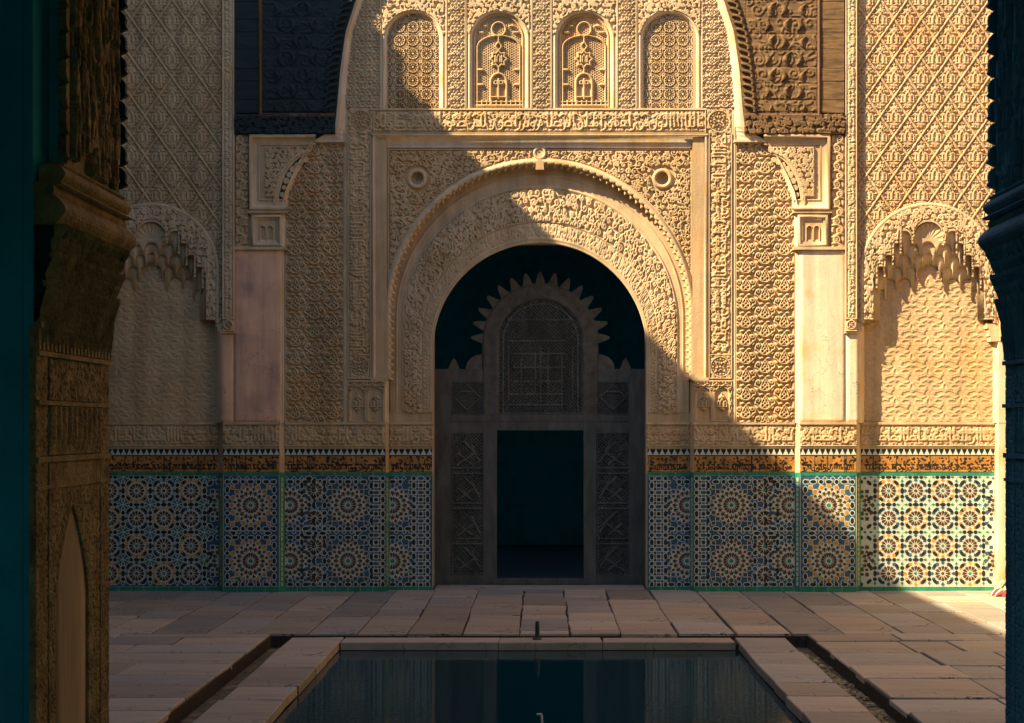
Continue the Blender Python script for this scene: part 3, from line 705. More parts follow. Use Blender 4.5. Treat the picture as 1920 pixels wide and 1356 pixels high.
    def H(GX, GY):
        a = np.full_like(GX, 1.0)
        for cx in (1517.5, 1531):
            d = np.hypot(GX - cx, np.minimum(GY - 429, 0)); a = np.where(d < 4.6, -2.5, a); a = np.where(np.abs(d - 5.4) < .9, 2.4, a)
        return a
    relief('twin_arch_panel', 1508, 1541, 414, 452, H, .006, STUCCO, fac, st=1.0)
    pboxes('wall', [(1494, 1607, 400.3, 800, .0285, c0 - .002)], STUCCO, fac)
    pboxes('corbel_ledge', [(1488, 1586, 462.5, 468, -.03, .06)], STUCCO2, fac)
    fv = vine_strip(24, 212, 151 + M)
    relief('scroll_strip', 1558.5, 1582, 254, 464, lambda GX, GY, fv=fv: fv.at(GX - 1558.5, GY - 254), .006, STUCCO, fac)
    # plain plaster pier with chamfered inner edge
    relief('plaster_pier', 1499, 1586, 468, 793, lambda X, Y: .25 * np.sin(X * .05) * np.cos(Y * .021), .0, PLASTER_L if M == 1 else PLASTER_P, fac, st=8, skirt=4)
    relief('plaster_pier', 1586.2, 1612, 621, 793, 0.0, .0, PLASTER_L if M == 1 else PLASTER_P, fac, st=8, skirt=4)
    vstrip('pier_chamfer', 1488, .072, 1499, .0, 468, 793, PLASTER, fac)
    # upright inscribed strip beside the lozenge bay
    fb = script_band(690, 17, 171 + M, 1.1, .95, 2.6)
    def H(GX, GY, fb=fb):
        a = fb.at(GY + 62, np.clip(1604 - GX, 0, 16)); e = np.minimum(GX - 1585, 1607 - GX); a[e < 2.4] = 2.4; a[(e >= 2.4) & (e < 3.3)] = 0
        a = np.where(GY > 598, roundel(GX, GY, 1596, 609, 8), a); a[np.abs(GY - 598) < 1.2] = 2.4; a[GY > 619] = 2.4
        return a
    relief('upright_strip', 1585, 1607, -62, 621, H, -.03, STUCCO2, fac, st=1.1, skirt=9)
    pboxes('strip_foot', [(1584, 1609, 621.3, 625, -.034, .05)], STUCCO2, fac)
    pboxes('wall', [(1585.5, 1606.5, -62, 620, -.022, .03)], STUCCO, fac)

    # lozenge bay
    BX = 1741.0
    kp = lambda X, Y: np.hypot(X - BX, np.minimum(Y - 508, 0)) > 121
    relief('lozenge_panel', 1607.5, 1874.5, -62, 612, lambda GX, GY: sebka(GX, GY, 1617 + 8, 36), .035, STUCCO, fac, keep=kp, st=1.2)
    rp = arch_path(BX, 508, 124, 606, 0, 240); seg = np.hypot(*np.diff(rp, axis=0).T); L = np.concatenate([[0], np.cumsum(seg)]); nn_ = 68 * 6 + 1
    u = np.linspace(0, L[-1], nn_); rp = np.stack([np.interp(u, L, rp[:, 0]), np.interp(u, L, rp[:, 1])], 1); lb = np.abs(np.sin(PI * np.arange(nn_) / 6)); one = np.ones(nn_)
    sweep('bay_arch_rim', rp, [(-4 * one, .04), (-3.6 * one - lb, .012), (-1.5 * one, .0), (1.5 + 1.6 * lb, .0), (2.5 + 2.2 * lb, .016), (4 * one, .028)], STUCCO2, fac, smooth=False)
    # tiers of the stalactite vault
    tiers = [(.006, [(0, 416, 27), (45, 433, 12), (59, 456, 11), (75, 478, 11), (90, 500, 11), (102, 521, 8)]),
             (.036, [(0, 455, 13), (31, 456, 12.5), (59, 457, 12), (75, 479, 11), (90, 501, 10), (100, 522, 6)]),
             (.066, [(0, 474, 8), (20, 478, 9.5), (46, 478, 12.5), (75, 479, 12.5), (90, 501, 8), (98, 530, 6)]),
             (.096, [(0, 492, 20), (34, 500, 11), (61, 500, 12.5), (88, 501, 11), (95, 540, 5)]),
             (.124, [(0, 496, 27), (46, 521, 13), (73, 522, 11), (87, 543, 9)])]
    gv = scrolls(240, 210, 12.5, 181 + M, 1.2, 2.6)
    for ti, (dp, foils) in enumerate(tiers):
        FL = [(s_ * c_, t_, r_) for c_, t_, r_ in foils for s_ in ((1, -1) if c_ > 1 else (1,))]
        xs = np.linspace(-121, 121, 485); yb = np.full_like(xs, 606.0 + 3)
        xlim = 106 - ti * 3.0
        for c_, t_, r_ in FL:
            dx = xs - c_; ok = np.abs(dx) < r_
            yy = t_ + r_ - np.sqrt(np.clip(r_ * r_ - dx * dx, 0, None)) * (1.0 if r_ < 20 else 1.0)
            yb = np.where(ok, np.minimum(yb, yy), yb)
        edge = np.abs(xs) >= xlim - 2.5
        allc = sorted(FL); hangs = np.full_like(xs, 600.0)
        for i in range(len(allc) - 1):
            a, b = allc[i], allc[i + 1]; xm = (a[0] + a[2] + b[0] - b[2]) / 2
            lo, hi = min(xm - 1.6, a[0] + a[2]), max(xm + 1.6, b[0] - b[2])
            hang = max(a[1], b[1]) + (20 if max(a[2], b[2]) < 20 else 24)
            zone = (xs > lo - .8) & (xs < hi + .8) & ~edge
            narrow = np.abs(xs - xm) < 1.6
            hangs = np.where(zone, hang, hangs)
            yb = np.where(zone & (narrow | (yb > 600)), np.where(narrow, hang, hang - 6), yb)
        yb = np.where(edge, 600.0 + 0 * xs, np.minimum(yb, 600.0))
        yt = 508 - np.sqrt(np.clip(122 ** 2 - xs ** 2, 0, None)) + (0 if ti == 0 else 20 + 6 * ti)
        if ti: yt = np.where(np.abs(xs) < 29, np.maximum(yt, 447), yt)
        yt = np.minimum(yt, yb - .5)
        rows = 64 if ti == 0 else 3
        s_ = np.linspace(0, 1, rows)[:, None]
        PXt = np.repeat((BX + xs)[None, :], rows, 0); PYt = yt[None, :] * (1 - s_) + yb[None, :] * s_
        DPt = np.full_like(PXt, dp)
        if ti == 0:
            hh = gv.at(PXt - BX + 121, PYt - 380); md = np.clip((yb[None, :] - PYt), 0, 99)
            wrapd = np.minimum(md, 20)
            hh = np.where(wrapd < 4.5, 2.4, hh); hh = np.where((wrapd >= 4.5) & (wrapd < 6), 0, hh); DPt = dp - hh / 160
        # soffit
        PXt = np.vstack([PXt, PXt[-1:], PXt[-1:]]); PYt = np.vstack([PYt, PYt[-1:], PYt[-1:]]); DPt = np.vstack([DPt, np.full((1, len(xs)), dp + .004), np.full((1, len(xs)), dp + .034)])
        PXm = mx(PXt)
        if M == -1: PXm = PXm[:, ::-1]; PYt = PYt[:, ::-1]; DPt = DPt[:, ::-1]
        X, _, Zz = W(PXm, PYt, DPt)
        grid_mesh('stalactite_tier', X, DPt, Zz, STUCCO2, fac, smooth=False)
    # fluted shell
    rr = np.linspace(2, 29, 14)[:, None]; aa = np.linspace(-.25, PI + .25, 110)[None, :]
    hx = BX + rr * np.cos(aa); hy = 452 - rr * 1.2 * np.sin(aa) * .98
    pxm = mx(hx); dd = .022 + .012 * np.abs(np.sin(9 * aa)) * (rr / 29) + (29 - rr) * .0011
    if M == -1: pxm = pxm[:, ::-1]; hy = hy[:, ::-1]; dd = dd[:, ::-1]
    X, _, Zz = W(pxm, hy, .05); grid_mesh('shell', X, dd, Zz, STUCCO2, fac, smooth=False)
    # back wall of the niche
    relief('niche_panel', 1620, 1862, 470, 792, lambda GX, GY: .85 * VINE.at(GX - 1741 + 31, GY - 510), .15, STUCCO, fac, st=1.4)
    pboxes('wall', [(1612, 1875, 440, 800, .1565, c0 - .003), (1607, 1876, 800.3, 1116, .1565, c0 - .003), (1610, 1874, -62, 380, .045, c0 - .003)], STUCCO, fac)
    pboxes('wall', [(1612, 1640, 380.3, 439.5, .06, c0 - .003), (1842, 1875, 380.3, 439.5, .06, c0 - .003), (1640, 1842, 380.3, 439.5, .13, c0 - .003)], STUCCO, fac)
    vstrip('niche_jamb', 1612, .0, 1621, .152, 612, 793, PLASTER, fac); vstrip('niche_jamb', 1861, .152, 1872, .0, 640, 793, PLASTER, fac)
    for q_ in [(1607.5, 1619, 606, 612, .015, .12), (1608, 1616, 612, 622, .005, .12), (1851, 1876, 606, 616, .015, .15), (1855, 1878, 616, 630, .005, .15), (1858, 1880, 630, 640, -.004, .15)]: pboxes('impost', [q_], STUCCO2, fac)
    pboxes('wall', [(1872, 2020, 640, 793, .0, c0 - .002), (1875, 2020, -62, 640, -.01, c0 - .002), (1872, 2190, 793.3, 1116, .004, c0 - .003), (2020.3, 2190, -62, 793, .01, c0 - .002)], PLASTER, fac)
M = 1

# windows of the upper wall
wx = (775, 935, 1095, 1255)
for k, cxw in enumerate(wx):
    star = k in (0, 3)
    hw, ysp, rx, ry = 47.0, 74.0, 47.0, 46.0
    th = np.linspace(0, PI, 50)
    op = np.vstack([[(cxw + hw, 203)], [(cxw + hw, 140)], np.stack([cxw + rx * np.cos(th), ysp - ry * np.sin(th)], 1), [(cxw - hw, 140)], [(cxw - hw, 203)]])
    sweep('window_reveal', op, [(-11, .075), (-10, .055), (-6.5, .052), (-5.5, .068), (0, .112), (1, .118)], PLASTER, fac, raw=True, smooth=False)
    g = scrolls(124, 70, 11, 200 + k, 1.2, 3.0)
    ins = lambda X, Y, c=cxw: (np.hypot((X - c) / 55.0, np.minimum(Y - 74, 0) / 54.0) < 1)
    def H(GX, GY, g=g, c=cxw):
        a = np.where(GY < 66, g.at(GX - c + 62, GY + 4), .3 + 0 * GX); e = np.minimum(np.minimum(GX - (c - 62), c + 62 - GX), GY + 4)
        a[e < 2.2] = 3.0; a[(e >= 2.2) & (e < 3.4)] = 0; return a
    relief('arch_spandrel', cxw - 62, cxw + 62, -4, 203, H, .07, STUCCO2, fac, keep=lambda X, Y, f=ins: ~f(X, Y), st=1.1)
    relief('arch_spandrel', cxw - 62, cxw + 62, -62, -4.5, lambda GX, GY: ARAB.at(GX * 1.5, GY * 1.5) * .8, .07, STUCCO2, fac)
    if star:
        relief('star_screen', cxw - 48.5, cxw + 48.5, 24, 203, lambda GX, GY, c=cxw: star_lattice(GX, GY, c, 52), .128, STUCCO2, fac, st=.8,
               keep=lambda X, Y, c=cxw: np.hypot((X - c) / 48.5, np.minimum(Y - 74, 0) / 47.5) < 1)
        pboxes('screen_back', [(cxw - 54, cxw + 54, 18, 204, .150, .18)], LINTEL, fac)
    else:
        def H(GX, GY, c=cxw):
            a = honey(GX, GY); P = Field(97, 180, .8)
            ox, oy = c - 48.5, 24.0
            def s(pts, r, h=4.2): P.stroke([(x - ox, y - oy) for x, y in pts], r, None, h)
            s(spiral(c, 56, 13, 0, 1, 1, 1.0), 1.5); s([(c, 70), (c, 80)], 1.5)
            s([(c, 80), (c + 6, 88), (c, 96), (c - 6, 88), (c, 80)], 1.2)
            for q in range(8):
                a0 = q * PI / 4; s([(c + 16 * math.cos(a0), 112 + 16 * math.sin(a0)), (c + 11 * math.cos(a0 + PI / 8), 112 + 11 * math.sin(a0 + PI / 8)), (c + 16 * math.cos(a0 + PI / 4), 112 + 16 * math.sin(a0 + PI / 4))], 1.5)
            for dx in (-6, 6): s([(c + dx, 118), (c + dx, 106)], 1.6)
            s(np.array([(c - 2.5, 118), (c - 2.5, 108), (c, 103), (c + 2.5, 108), (c + 2.5, 118)]), .9)
            s([(c, 129), (c, 138)], 1.3)
            an = np.linspace(0, PI, 20)
            s(np.vstack([[(c + 15, 196)], [(c + 15, 156)], np.stack([c + 15 * np.cos(an), 156 - 17 * np.sin(an)], 1), [(c - 15, 156)], [(c - 15, 196)]]), 1.8)
            s([(c - 15, 183), (c + 15, 183)], 1.6); s([(c, 150), (c, 186)], 1.9); s(spiral(c - 5, 156, 3.5, 0, 1, 1, .8), 1.2); s(spiral(c + 5, 156, 3.5, 0, 1, 1, .8), 1.2)
            s(np.vstack([[(c + 40, 203)], [(c + 40, 90)], np.stack([c + 40 * np.cos(an), 90 - 22 * np.sin(an)], 1), [(c - 40, 90)], [(c - 40, 203)]]), 1.2)
            for r_ in (45.5,): s(np.vstack([[(c + r_, 203)], [(c + r_, 76)], np.stack([c + r_ * np.cos(an), 74 - 45 * np.sin(an)], 1), [(c - r_, 76)], [(c - r_, 203)]]), 1.4)
            for (x, y) in ((-38, 132), (38, 132), (-38, 160), (38, 160), (-27, 50), (27, 50), (-36, 62), (36, 62)): s([(c + x, y), (c + x * .86, y)], 2.3); s([(c + x * .86, y), (c + x * .78, y)], 1.2)
            s([(c - 44, 199), (c + 44, 199)], 2.0); s([(c - 44, 192), (c + 44, 192)], .9)
            for x in range(-40, 44, 9): s([(c + x, 199), (c + x, 190)], 1.1)
            # flat backing of the little doorway
            low = (np.abs(GX - c) < 14) & (GY > 146) & (GY < 183) & (np.hypot(GX - c, np.minimum(GY - 156, 0)) < 15)
            a = np.where(low, 1.2, a)
            return np.maximum(a, P.at(np.clip(GX - ox, 0, 96), np.clip(GY - oy, 0, 179)))
        relief('pierced_screen', cxw - 48.5, cxw + 48.5, 24, 203, H, .128, STUCCO, fac, st=.85, keep=lambda X, Y, c=cxw: np.hypot((X - c) / 48.5, np.minimum(Y - 74, 0) / 47.5) < 1)
        pboxes('screen_back', [(cxw - 54, cxw + 54, 18, 204, .150, .18)], LINTEL, fac)
for a, b in ((837.3, 872.7), (997.3, 1032.7), (1157.3, 1192.7)):
    def H(GX, GY, a=a, b=b):
        h = ARAB.at((GX - (a + b) / 2) * 1.9 + 18, GY * 1.6) * .8; e = np.minimum(GX - a, b - GX); h[e < 1.8] = 2.6; h[(e >= 1.8) & (e < 3)] = 0; return h
    relief('pilaster_panel', a, b, -62, 203, H, .066, STUCCO2, fac)
for a, b in ((648, 712.7), (1317.3, 1376)):
    relief('side_panel', a, b, -62, 203, lambda GX, GY: ARAB.at(GX * 1.55, GY * 1.5) * .85, .066, STUCCO2, fac)
pboxes('wall', [(640, 1384, -62, 20, .084, c0 - .002), (640, 1384, 205, 252, .08, c0 - .002)], STUCCO, fac)
pboxes('wall', [(697, 1327, 252.3, 282, .1565, c0 - .002)], STUCCO, fac)

# ------------------------------------------------------------------ lower inscription, tile friezes and mosaic dado
def kite(r0, rm, r1, hw): return [(r0, 0), (rm, hw), (r1, 0), (rm, -hw)]
def fork(r0, rm, r1, hw): return [(r0, 0), (rm, hw), (r1, hw * .62), (r1 - 1.7, 0), (r1, -hw * .62), (rm, -hw)]
def oval(a, b): return [(a, 0), (a * .62, b * .82), (0, b), (-a * .62, b * .82), (-a, 0), (-a * .62, -b * .82), (0, -b), (a * .62, -b * .82)]
def octo(r): return [(r * math.cos(PI / 8 + i * PI / 4), r * math.sin(PI / 8 + i * PI / 4)) for i in range(8)]
SHAPES = {'centre': octo(3.2), 'petal': fork(4.4, 11.6, 15.0, 2.85), 'tip': kite(15.6, 20.2, 24.0, 3.8), 'octagon': octo(3.9), 'oval': oval(6.2, 3.4), 'leaf': kite(-3.8, .8, 4.0, 2.9),
          'dot': octo(2.2), 'big_centre': octo(4.0), 'big_petal': fork(5.4, 13.0, 16.2, 2.55), 'fork_piece': fork(16.4, 23.8, 27.4, 3.1), 'fork_out': kite(26.0, 31.0, 33.6, 3.3), 'spark': kite(-3.0, 0, 3.0, 2.0), 'big_tip': kite(31.2, 36.4, 41.0, 4.8), 'corner_tip': kite(-5, .8, 5, 4),
          'lozenge': kite(-3.4, 0, 3.4, 2.9)}
def rosette(cx, cy, col, ctr):
    P = [('centre', ctr, cx, cy, 0)]
    for i in range(12):
        a = i * PI / 6; P.append(('petal', 'n', cx, cy, a)); P.append(('tip', col, cx, cy, a))
    return P
def big_rosette(cx, cy, c1='n'):
    P = [('big_centre', 'g', cx, cy, 0)]
    for i in range(16):
        a = (i + .5) * PI / 8; P.append(('big_petal', 'n', cx, cy, a))
        P.append(('fork_piece', 'n', cx, cy, a + PI / 16)); P.append(('fork_out', 'n', cx, cy, a))
        P.append(('spark', 'g' if i % 2 else 'o', cx + 22 * math.cos(a), cy + 22 * math.sin(a), a))
        P.append(('big_tip', c1, cx, cy, a - PI / 16))
    for sx in (-1, 1):
        for sy in (-1, 1):
            P.append(('corner_tip', c1, cx + sx * 33.5, cy + sy * 33.5, math.atan2(sy, sx)))
    for q in range(-3, 4):
        for sg in (-1, 1):
            k_ = 'octagon' if q % 2 else 'oval'
            P.append((k_, 'k', cx + q * 14.6, cy + sg * 44.0, 0)); P.append((k_, 'k', cx + sg * 44.0, cy + q * 14.6, PI / 2))
            P.append(('lozenge', 'b', cx + (q + .5) * 14.6, cy + sg * 50.5, 0)) if abs(q) < 3 else None
    return P
def lat_corner(x, y):
    P = [('dot', 'w', x, y, 0)]
    for i in range(4):
        a = i * PI / 2; P.append(('leaf', 'g', x + 7.2 * math.cos(a), y + 7.2 * math.sin(a), a))
        b = a + PI / 4; P.append(('oval', 'k', x + 15.6 * math.cos(b), y + 15.6 * math.sin(b), b + PI / 2))
    return P
def lat_edge(x0, y0, x1, y1):
    P = []; L = math.hypot(x1 - x0, y1 - y0); a = math.atan2(y1 - y0, x1 - x0)
    for q in (.295, .705): P.append(('octagon', 'k', x0 + (x1 - x0) * q, y0 + (y1 - y0) * q, 0))
    P.append(('oval', 'k', (x0 + x1) / 2, (y0 + y1) / 2, a))
    return P
def oct_run(x0, y0, x1, y1, first='octagon'):
    L = math.hypot(x1 - x0, y1 - y0); n = max(1, int(round(L / 13.0))); a = math.atan2(y1 - y0, x1 - x0); P = []
    for i in range(n + 1):
        q = i / n; P.append(('octagon' if i % 2 == 0 else 'oval', 'k', x0 + (x1 - x0) * q, y0 + (y1 - y0) * q, 0 if i % 2 == 0 else a))
    return P
def oval_field(x0, x1, y0, y1, cols):
    """small octagons and ovals in a 13 px net with coloured leaves"""
    P = []; nx = max(1, int(round((x1 - x0) / 13.0))); ny = int(round((y1 - y0) / 13.0))
    for i in range(ny + 1):
        for j in range(nx + 1):
            x = x0 + j * (x1 - x0) / max(nx, 1); y = y0 + i * (y1 - y0) / ny; c = cols[j % len(cols)]
            if (i + j) % 2 == 0: P.append(('octagon', 'k', x, y, 0))
            else: P.append(('oval', 'k' if (j % 2 == 0) else c, x, y, PI / 2 if j % 2 == 0 else 0))
            P.append(('lozenge', c, x + 6.5, y + 6.5, PI / 4))
    return P
def dedupe(P):
    out = []; seen = {}
    for p in P:
        k = (round(p[2] / 9), round(p[3] / 9)); big = p[0] in ('petal', 'tip', 'big_petal', 'fork_piece', 'fork_out', 'big_tip', 'centre', 'big_centre')
        if big: out.append(p); continue
        hit = False
        for dx in (-1, 0, 1):
            for dy in (-1, 0, 1):
                for q in seen.get((k[0] + dx, k[1] + dy), ()):
                    if math.hypot(q[0] - p[2], q[1] - p[3]) < (8.4 if p[0] in ('octagon', 'oval') and q[2] else 4.6): hit = True
        if not hit: seen.setdefault(k, []).append((p[2], p[3], p[0] in ('octagon', 'oval'))); out.append(p)
    return out
ORDER = 'knobgwy'
PROTO = {}
def mosaic(P, x0, x1, y0, y1, dep, root, singles=0, halo=1.7, bed='b'):
    """lays pieces on the white bed; the first 'singles' largest become tile objects, the rest one mesh"""
    P = dedupe(P); Q = []
    for kind, c, cx, cy, a in P:
        ca, sa = math.cos(a), math.sin(a); pts = [(cx + u * ca - v * sa, cy - (u * sa + v * ca)) if 0 else (cx + u * ca - v * sa, cy + u * sa + v * ca) for u, v in SHAPES[kind]]
        mxp = sum(p[0] for p in pts) / len(pts); myp = sum(p[1] for p in pts) / len(pts)
        if not (x0 + .3 < mxp < x1 - .3 and y0 + .3 < myp < y1 - .3): continue
        pts = [(min(max(px, x0 + .3), x1 - .3), min(max(py, y0 + .3), y1 - .3)) for px, py in pts]
        ar = abs(sum(pts[i][0] * pts[(i + 1) % len(pts)][1] - pts[(i + 1) % len(pts)][0] * pts[i][1] for i in range(len(pts)))) / 2
        if ar < 1.0: continue
        Q.append((ar, kind, c, cx, cy, a, pts))
    V = []; F = []; S = []; k = (D + dep) / FPX
    for kind, c, cx, cy, a in P:
        rd = {'centre': 17.5, 'big_centre': 31.0}.get(kind)
        if rd:
            for sgm in range(4):                      # white star field under each rosette, laid in quarters clipped to the panel
                pts = [(cx, cy)] + [(cx + rd * (1 + .05 * math.cos(12 * t_)) * math.cos(t_), cy + rd * (1 + .05 * math.cos(12 * t_)) * math.sin(t_)) for t_ in np.linspace(sgm * PI / 2, (sgm + 1) * PI / 2, 9)]
                pts = [(min(max(px, x0 + .2), x1 - .2), min(max(py, y0 + .2), y1 - .2)) for px, py in pts]
                if max(p[0] for p in pts) - min(p[0] for p in pts) > 1: extrude_poly(V, F, pts[::-1], dep - .0006, dep + .001, ORDER.index('w'), S)
    pick = set()
    if singles:
        full = [i for i, q in enumerate(Q) if q[1] in SHAPES]
        full.sort(key=lambda i: -Q[i][0]); pick = set(full[:singles])
    for i, (ar, kind, c, cx, cy, a, pts) in enumerate(Q):
        lift = .0026 + random.uniform(0, .0009)
        if c != 'w':
            xm = sum(p[0] for p in pts) / len(pts); ym = sum(p[1] for p in pts) / len(pts); hp = []
            for (x, y) in pts:
                d_ = math.hypot(x - xm, y - ym) + 1e-6; g_ = 1 + halo / d_
                hp.append((min(max(xm + (x - xm) * g_, x0 + .2), x1 - .2), min(max(ym + (y - ym) * g_, y0 + .2), y1 - .2)))
            ar_ = sum(hp[t_][0] * hp[(t_ + 1) % len(hp)][1] - hp[(t_ + 1) % len(hp)][0] * hp[t_][1] for t_ in range(len(hp)))
            extrude_poly(V, F, hp[::-1] if ar_ > 0 else hp, dep - .0009 - random.uniform(0, .0012), dep + .001, ORDER.index('w'), S)
        if i in pick:
            xm = sum(p[0] for p in pts) / len(pts); ym = sum(p[1] for p in pts) / len(pts)
            vv = []; ff = []
            for d in (-.003, .004):
                for (x, y) in pts: vv.append(((x - xm) * k, d, -(y - ym) * k))
            n = len(pts); area = sum(pts[t_][0] * pts[(t_ + 1) % n][1] - pts[(t_ + 1) % n][0] * pts[t_][1] for t_ in range(n))
            ff = [tuple(range(n))] + [(t_, n + t_, n + (t_ + 1) % n, (t_ + 1) % n) for t_ in range(n)]
            if area * 1 > 0: ff = [f[::-1] for f in ff]
            o = pyd('tile', vv, ff, Z[c], root); X, _, Zz = W(xm, ym, dep); o.location = (X, dep - random.uniform(0, .001), Zz)
        else:
            n = len(pts); area = sum(pts[t_][0] * pts[(t_ + 1) % n][1] - pts[(t_ + 1) % n][0] * pts[t_][1] for t_ in range(n))
            if area > 0: pts = pts[::-1]
            extrude_poly(V, F, pts, dep - lift, dep + .002, ORDER.index(c), S)
    extrude_poly(V, F, [(x0, y0), (x0, y1), (x1, y1), (x1, y0)], dep - .0003, dep + .001, ORDER.index(bed), S)
    me = bpy.data.meshes.new('tile_mosaic'); me.from_pydata(V, [], F); me.update()
    for c in ORDER: me.materials.append(Z[c])
    me.polygons.foreach_set('material_index', S)
    o = link('tile_mosaic', me, root); o['kind'] = 'stuff'
    return len(Q)

def dado(a, b, dep, kind, seed):
    """one stretch of wall foot from px a to b (right-half coordinates) in the plane dep"""
    fb = script_band(b - a, 37, 300 + seed, 1.2, 1.9, 2.8)
    def H(GX, GY):
        h = fb.at(GX - a, np.clip(GY - 798, 0, 36.5)); h[(GY < 798) | (GY > 835)] = 2.4; h[GY > 837.5] = 1.0; return h
    relief('inscription_band', a, b, 796, 841, H, dep, STUCCO, fac, nomirror=True)
    pboxes('ledge', [(a - (0 if a > 1620 else 1), b, 791.5, 796, dep - .028, dep + .05)], STUCCO2, fac)
    A, B = sorted((float(mx(a)), float(mx(b))))
    k = (D + dep) / FPX
    p = pboxes('dado_panel', [(a, b, 841, 1116, dep, dep + .02)], GROUT, fac)
    # black and white tooth frieze
    V = []; F = []; S = []
    n = int((B - A) / 10.6); st_ = (B - A) / n
    extrude_poly(V, F, [(A, 842), (A, 852.5), (B, 852.5), (B, 842)], dep - .0012, dep + .001, ORDER.index('k'), S)
    for i in range(n):
        x = A + (i + .5) * st_; r = st_ / 2
        extrude_poly(V, F, [(x - r + .2, 853), (x + r - .2, 853), (x + r * .72, 850.2), (x + r * .30, 846.2), (x + r * .12, 842.2), (x - r * .12, 842.2), (x - r * .30, 846.2), (x - r * .72, 850.2)], dep - .0028, dep + .001, ORDER.index('w'), S)
    # green border tiles above and below
    nb = max(1, int((B - A) / 23)); sb = (B - A) / nb
    for i in range(nb):
        for (ya, yb) in ((886.2, 892), (1100.5, 1112)):
            extrude_poly(V, F, [(A + i * sb + .35, ya), (A + i * sb + .35, yb), (A + (i + 1) * sb - .35, yb), (A + (i + 1) * sb - .35, ya)], dep - .003 - random.uniform(0, .0015), dep + .001, ORDER.index('g'), S)
    me = bpy.data.meshes.new('border_tiles'); me.from_pydata(V, [], F); me.update()
    for c in ORDER: me.materials.append(Z[c])
    me.polygons.foreach_set('material_index', S); o = link('border_tiles', me, p); o['kind'] = 'stuff'
    # scraped brown frieze with black lettering
    fs = script_band(b - a, 20, 330 + seed, .8, 1.15, 1.0, False); fg = scrolls(b - a, 33, 8.5, 360 + seed, 1.0, 1.0, .9); R = random.Random(seed)
    bars = [R.uniform(a, b) for _ in range(int((b - a) / 24))]
    bl = [(R.uniform(a, b), R.uniform(856.5, 874), R.uniform(1.2, 2.5), R.uniform(0, PI)) for _ in range(int((b - a) / 2.3))]
    def ink(GX, GY):
        g = fg.at(GX - a, np.clip(GY - 853, 0, 32)); t1 = fs.at(GX - a, np.clip(GY - 865, 0, 19.5)) * (GY > 870)
        v = np.maximum((t1 > .35) * 1.0, ((g > .55) & (GY < 873)) * .22)
        for (x, y, r, an) in bl:
            j = (np.abs(GX - x) < 5) & (np.abs(GY - y) < 5)
            if j.any():
                dx, dy = GX[j] - x, GY[j] - y; q = (dx * math.cos(an) + dy * math.sin(an)) / 1.7; w_ = -dx * math.sin(an) + dy * math.cos(an)
                v[j] = np.maximum(v[j], (np.hypot(q, w_) < r * .8) * 1.0)
        for xb in bars: v[(np.abs(GX - xb) < .8)] = 1
        v[(GY < 855.2) | (GY > 884.2)] = 1
        return v
    relief('scraped_frieze', a, b, 853.4, 885.8, lambda X, Y: 0 * X, dep - .0015, SGRAF, p, st=.8, ink=ink, skirt=.3, nomirror=True)
    return p
P_BIG = (947.5, 1052.0)
def mir(P): return P if M == 1 else [(k, c, float(mx(x)), y, PI - a) for k, c, x, y, a in P]
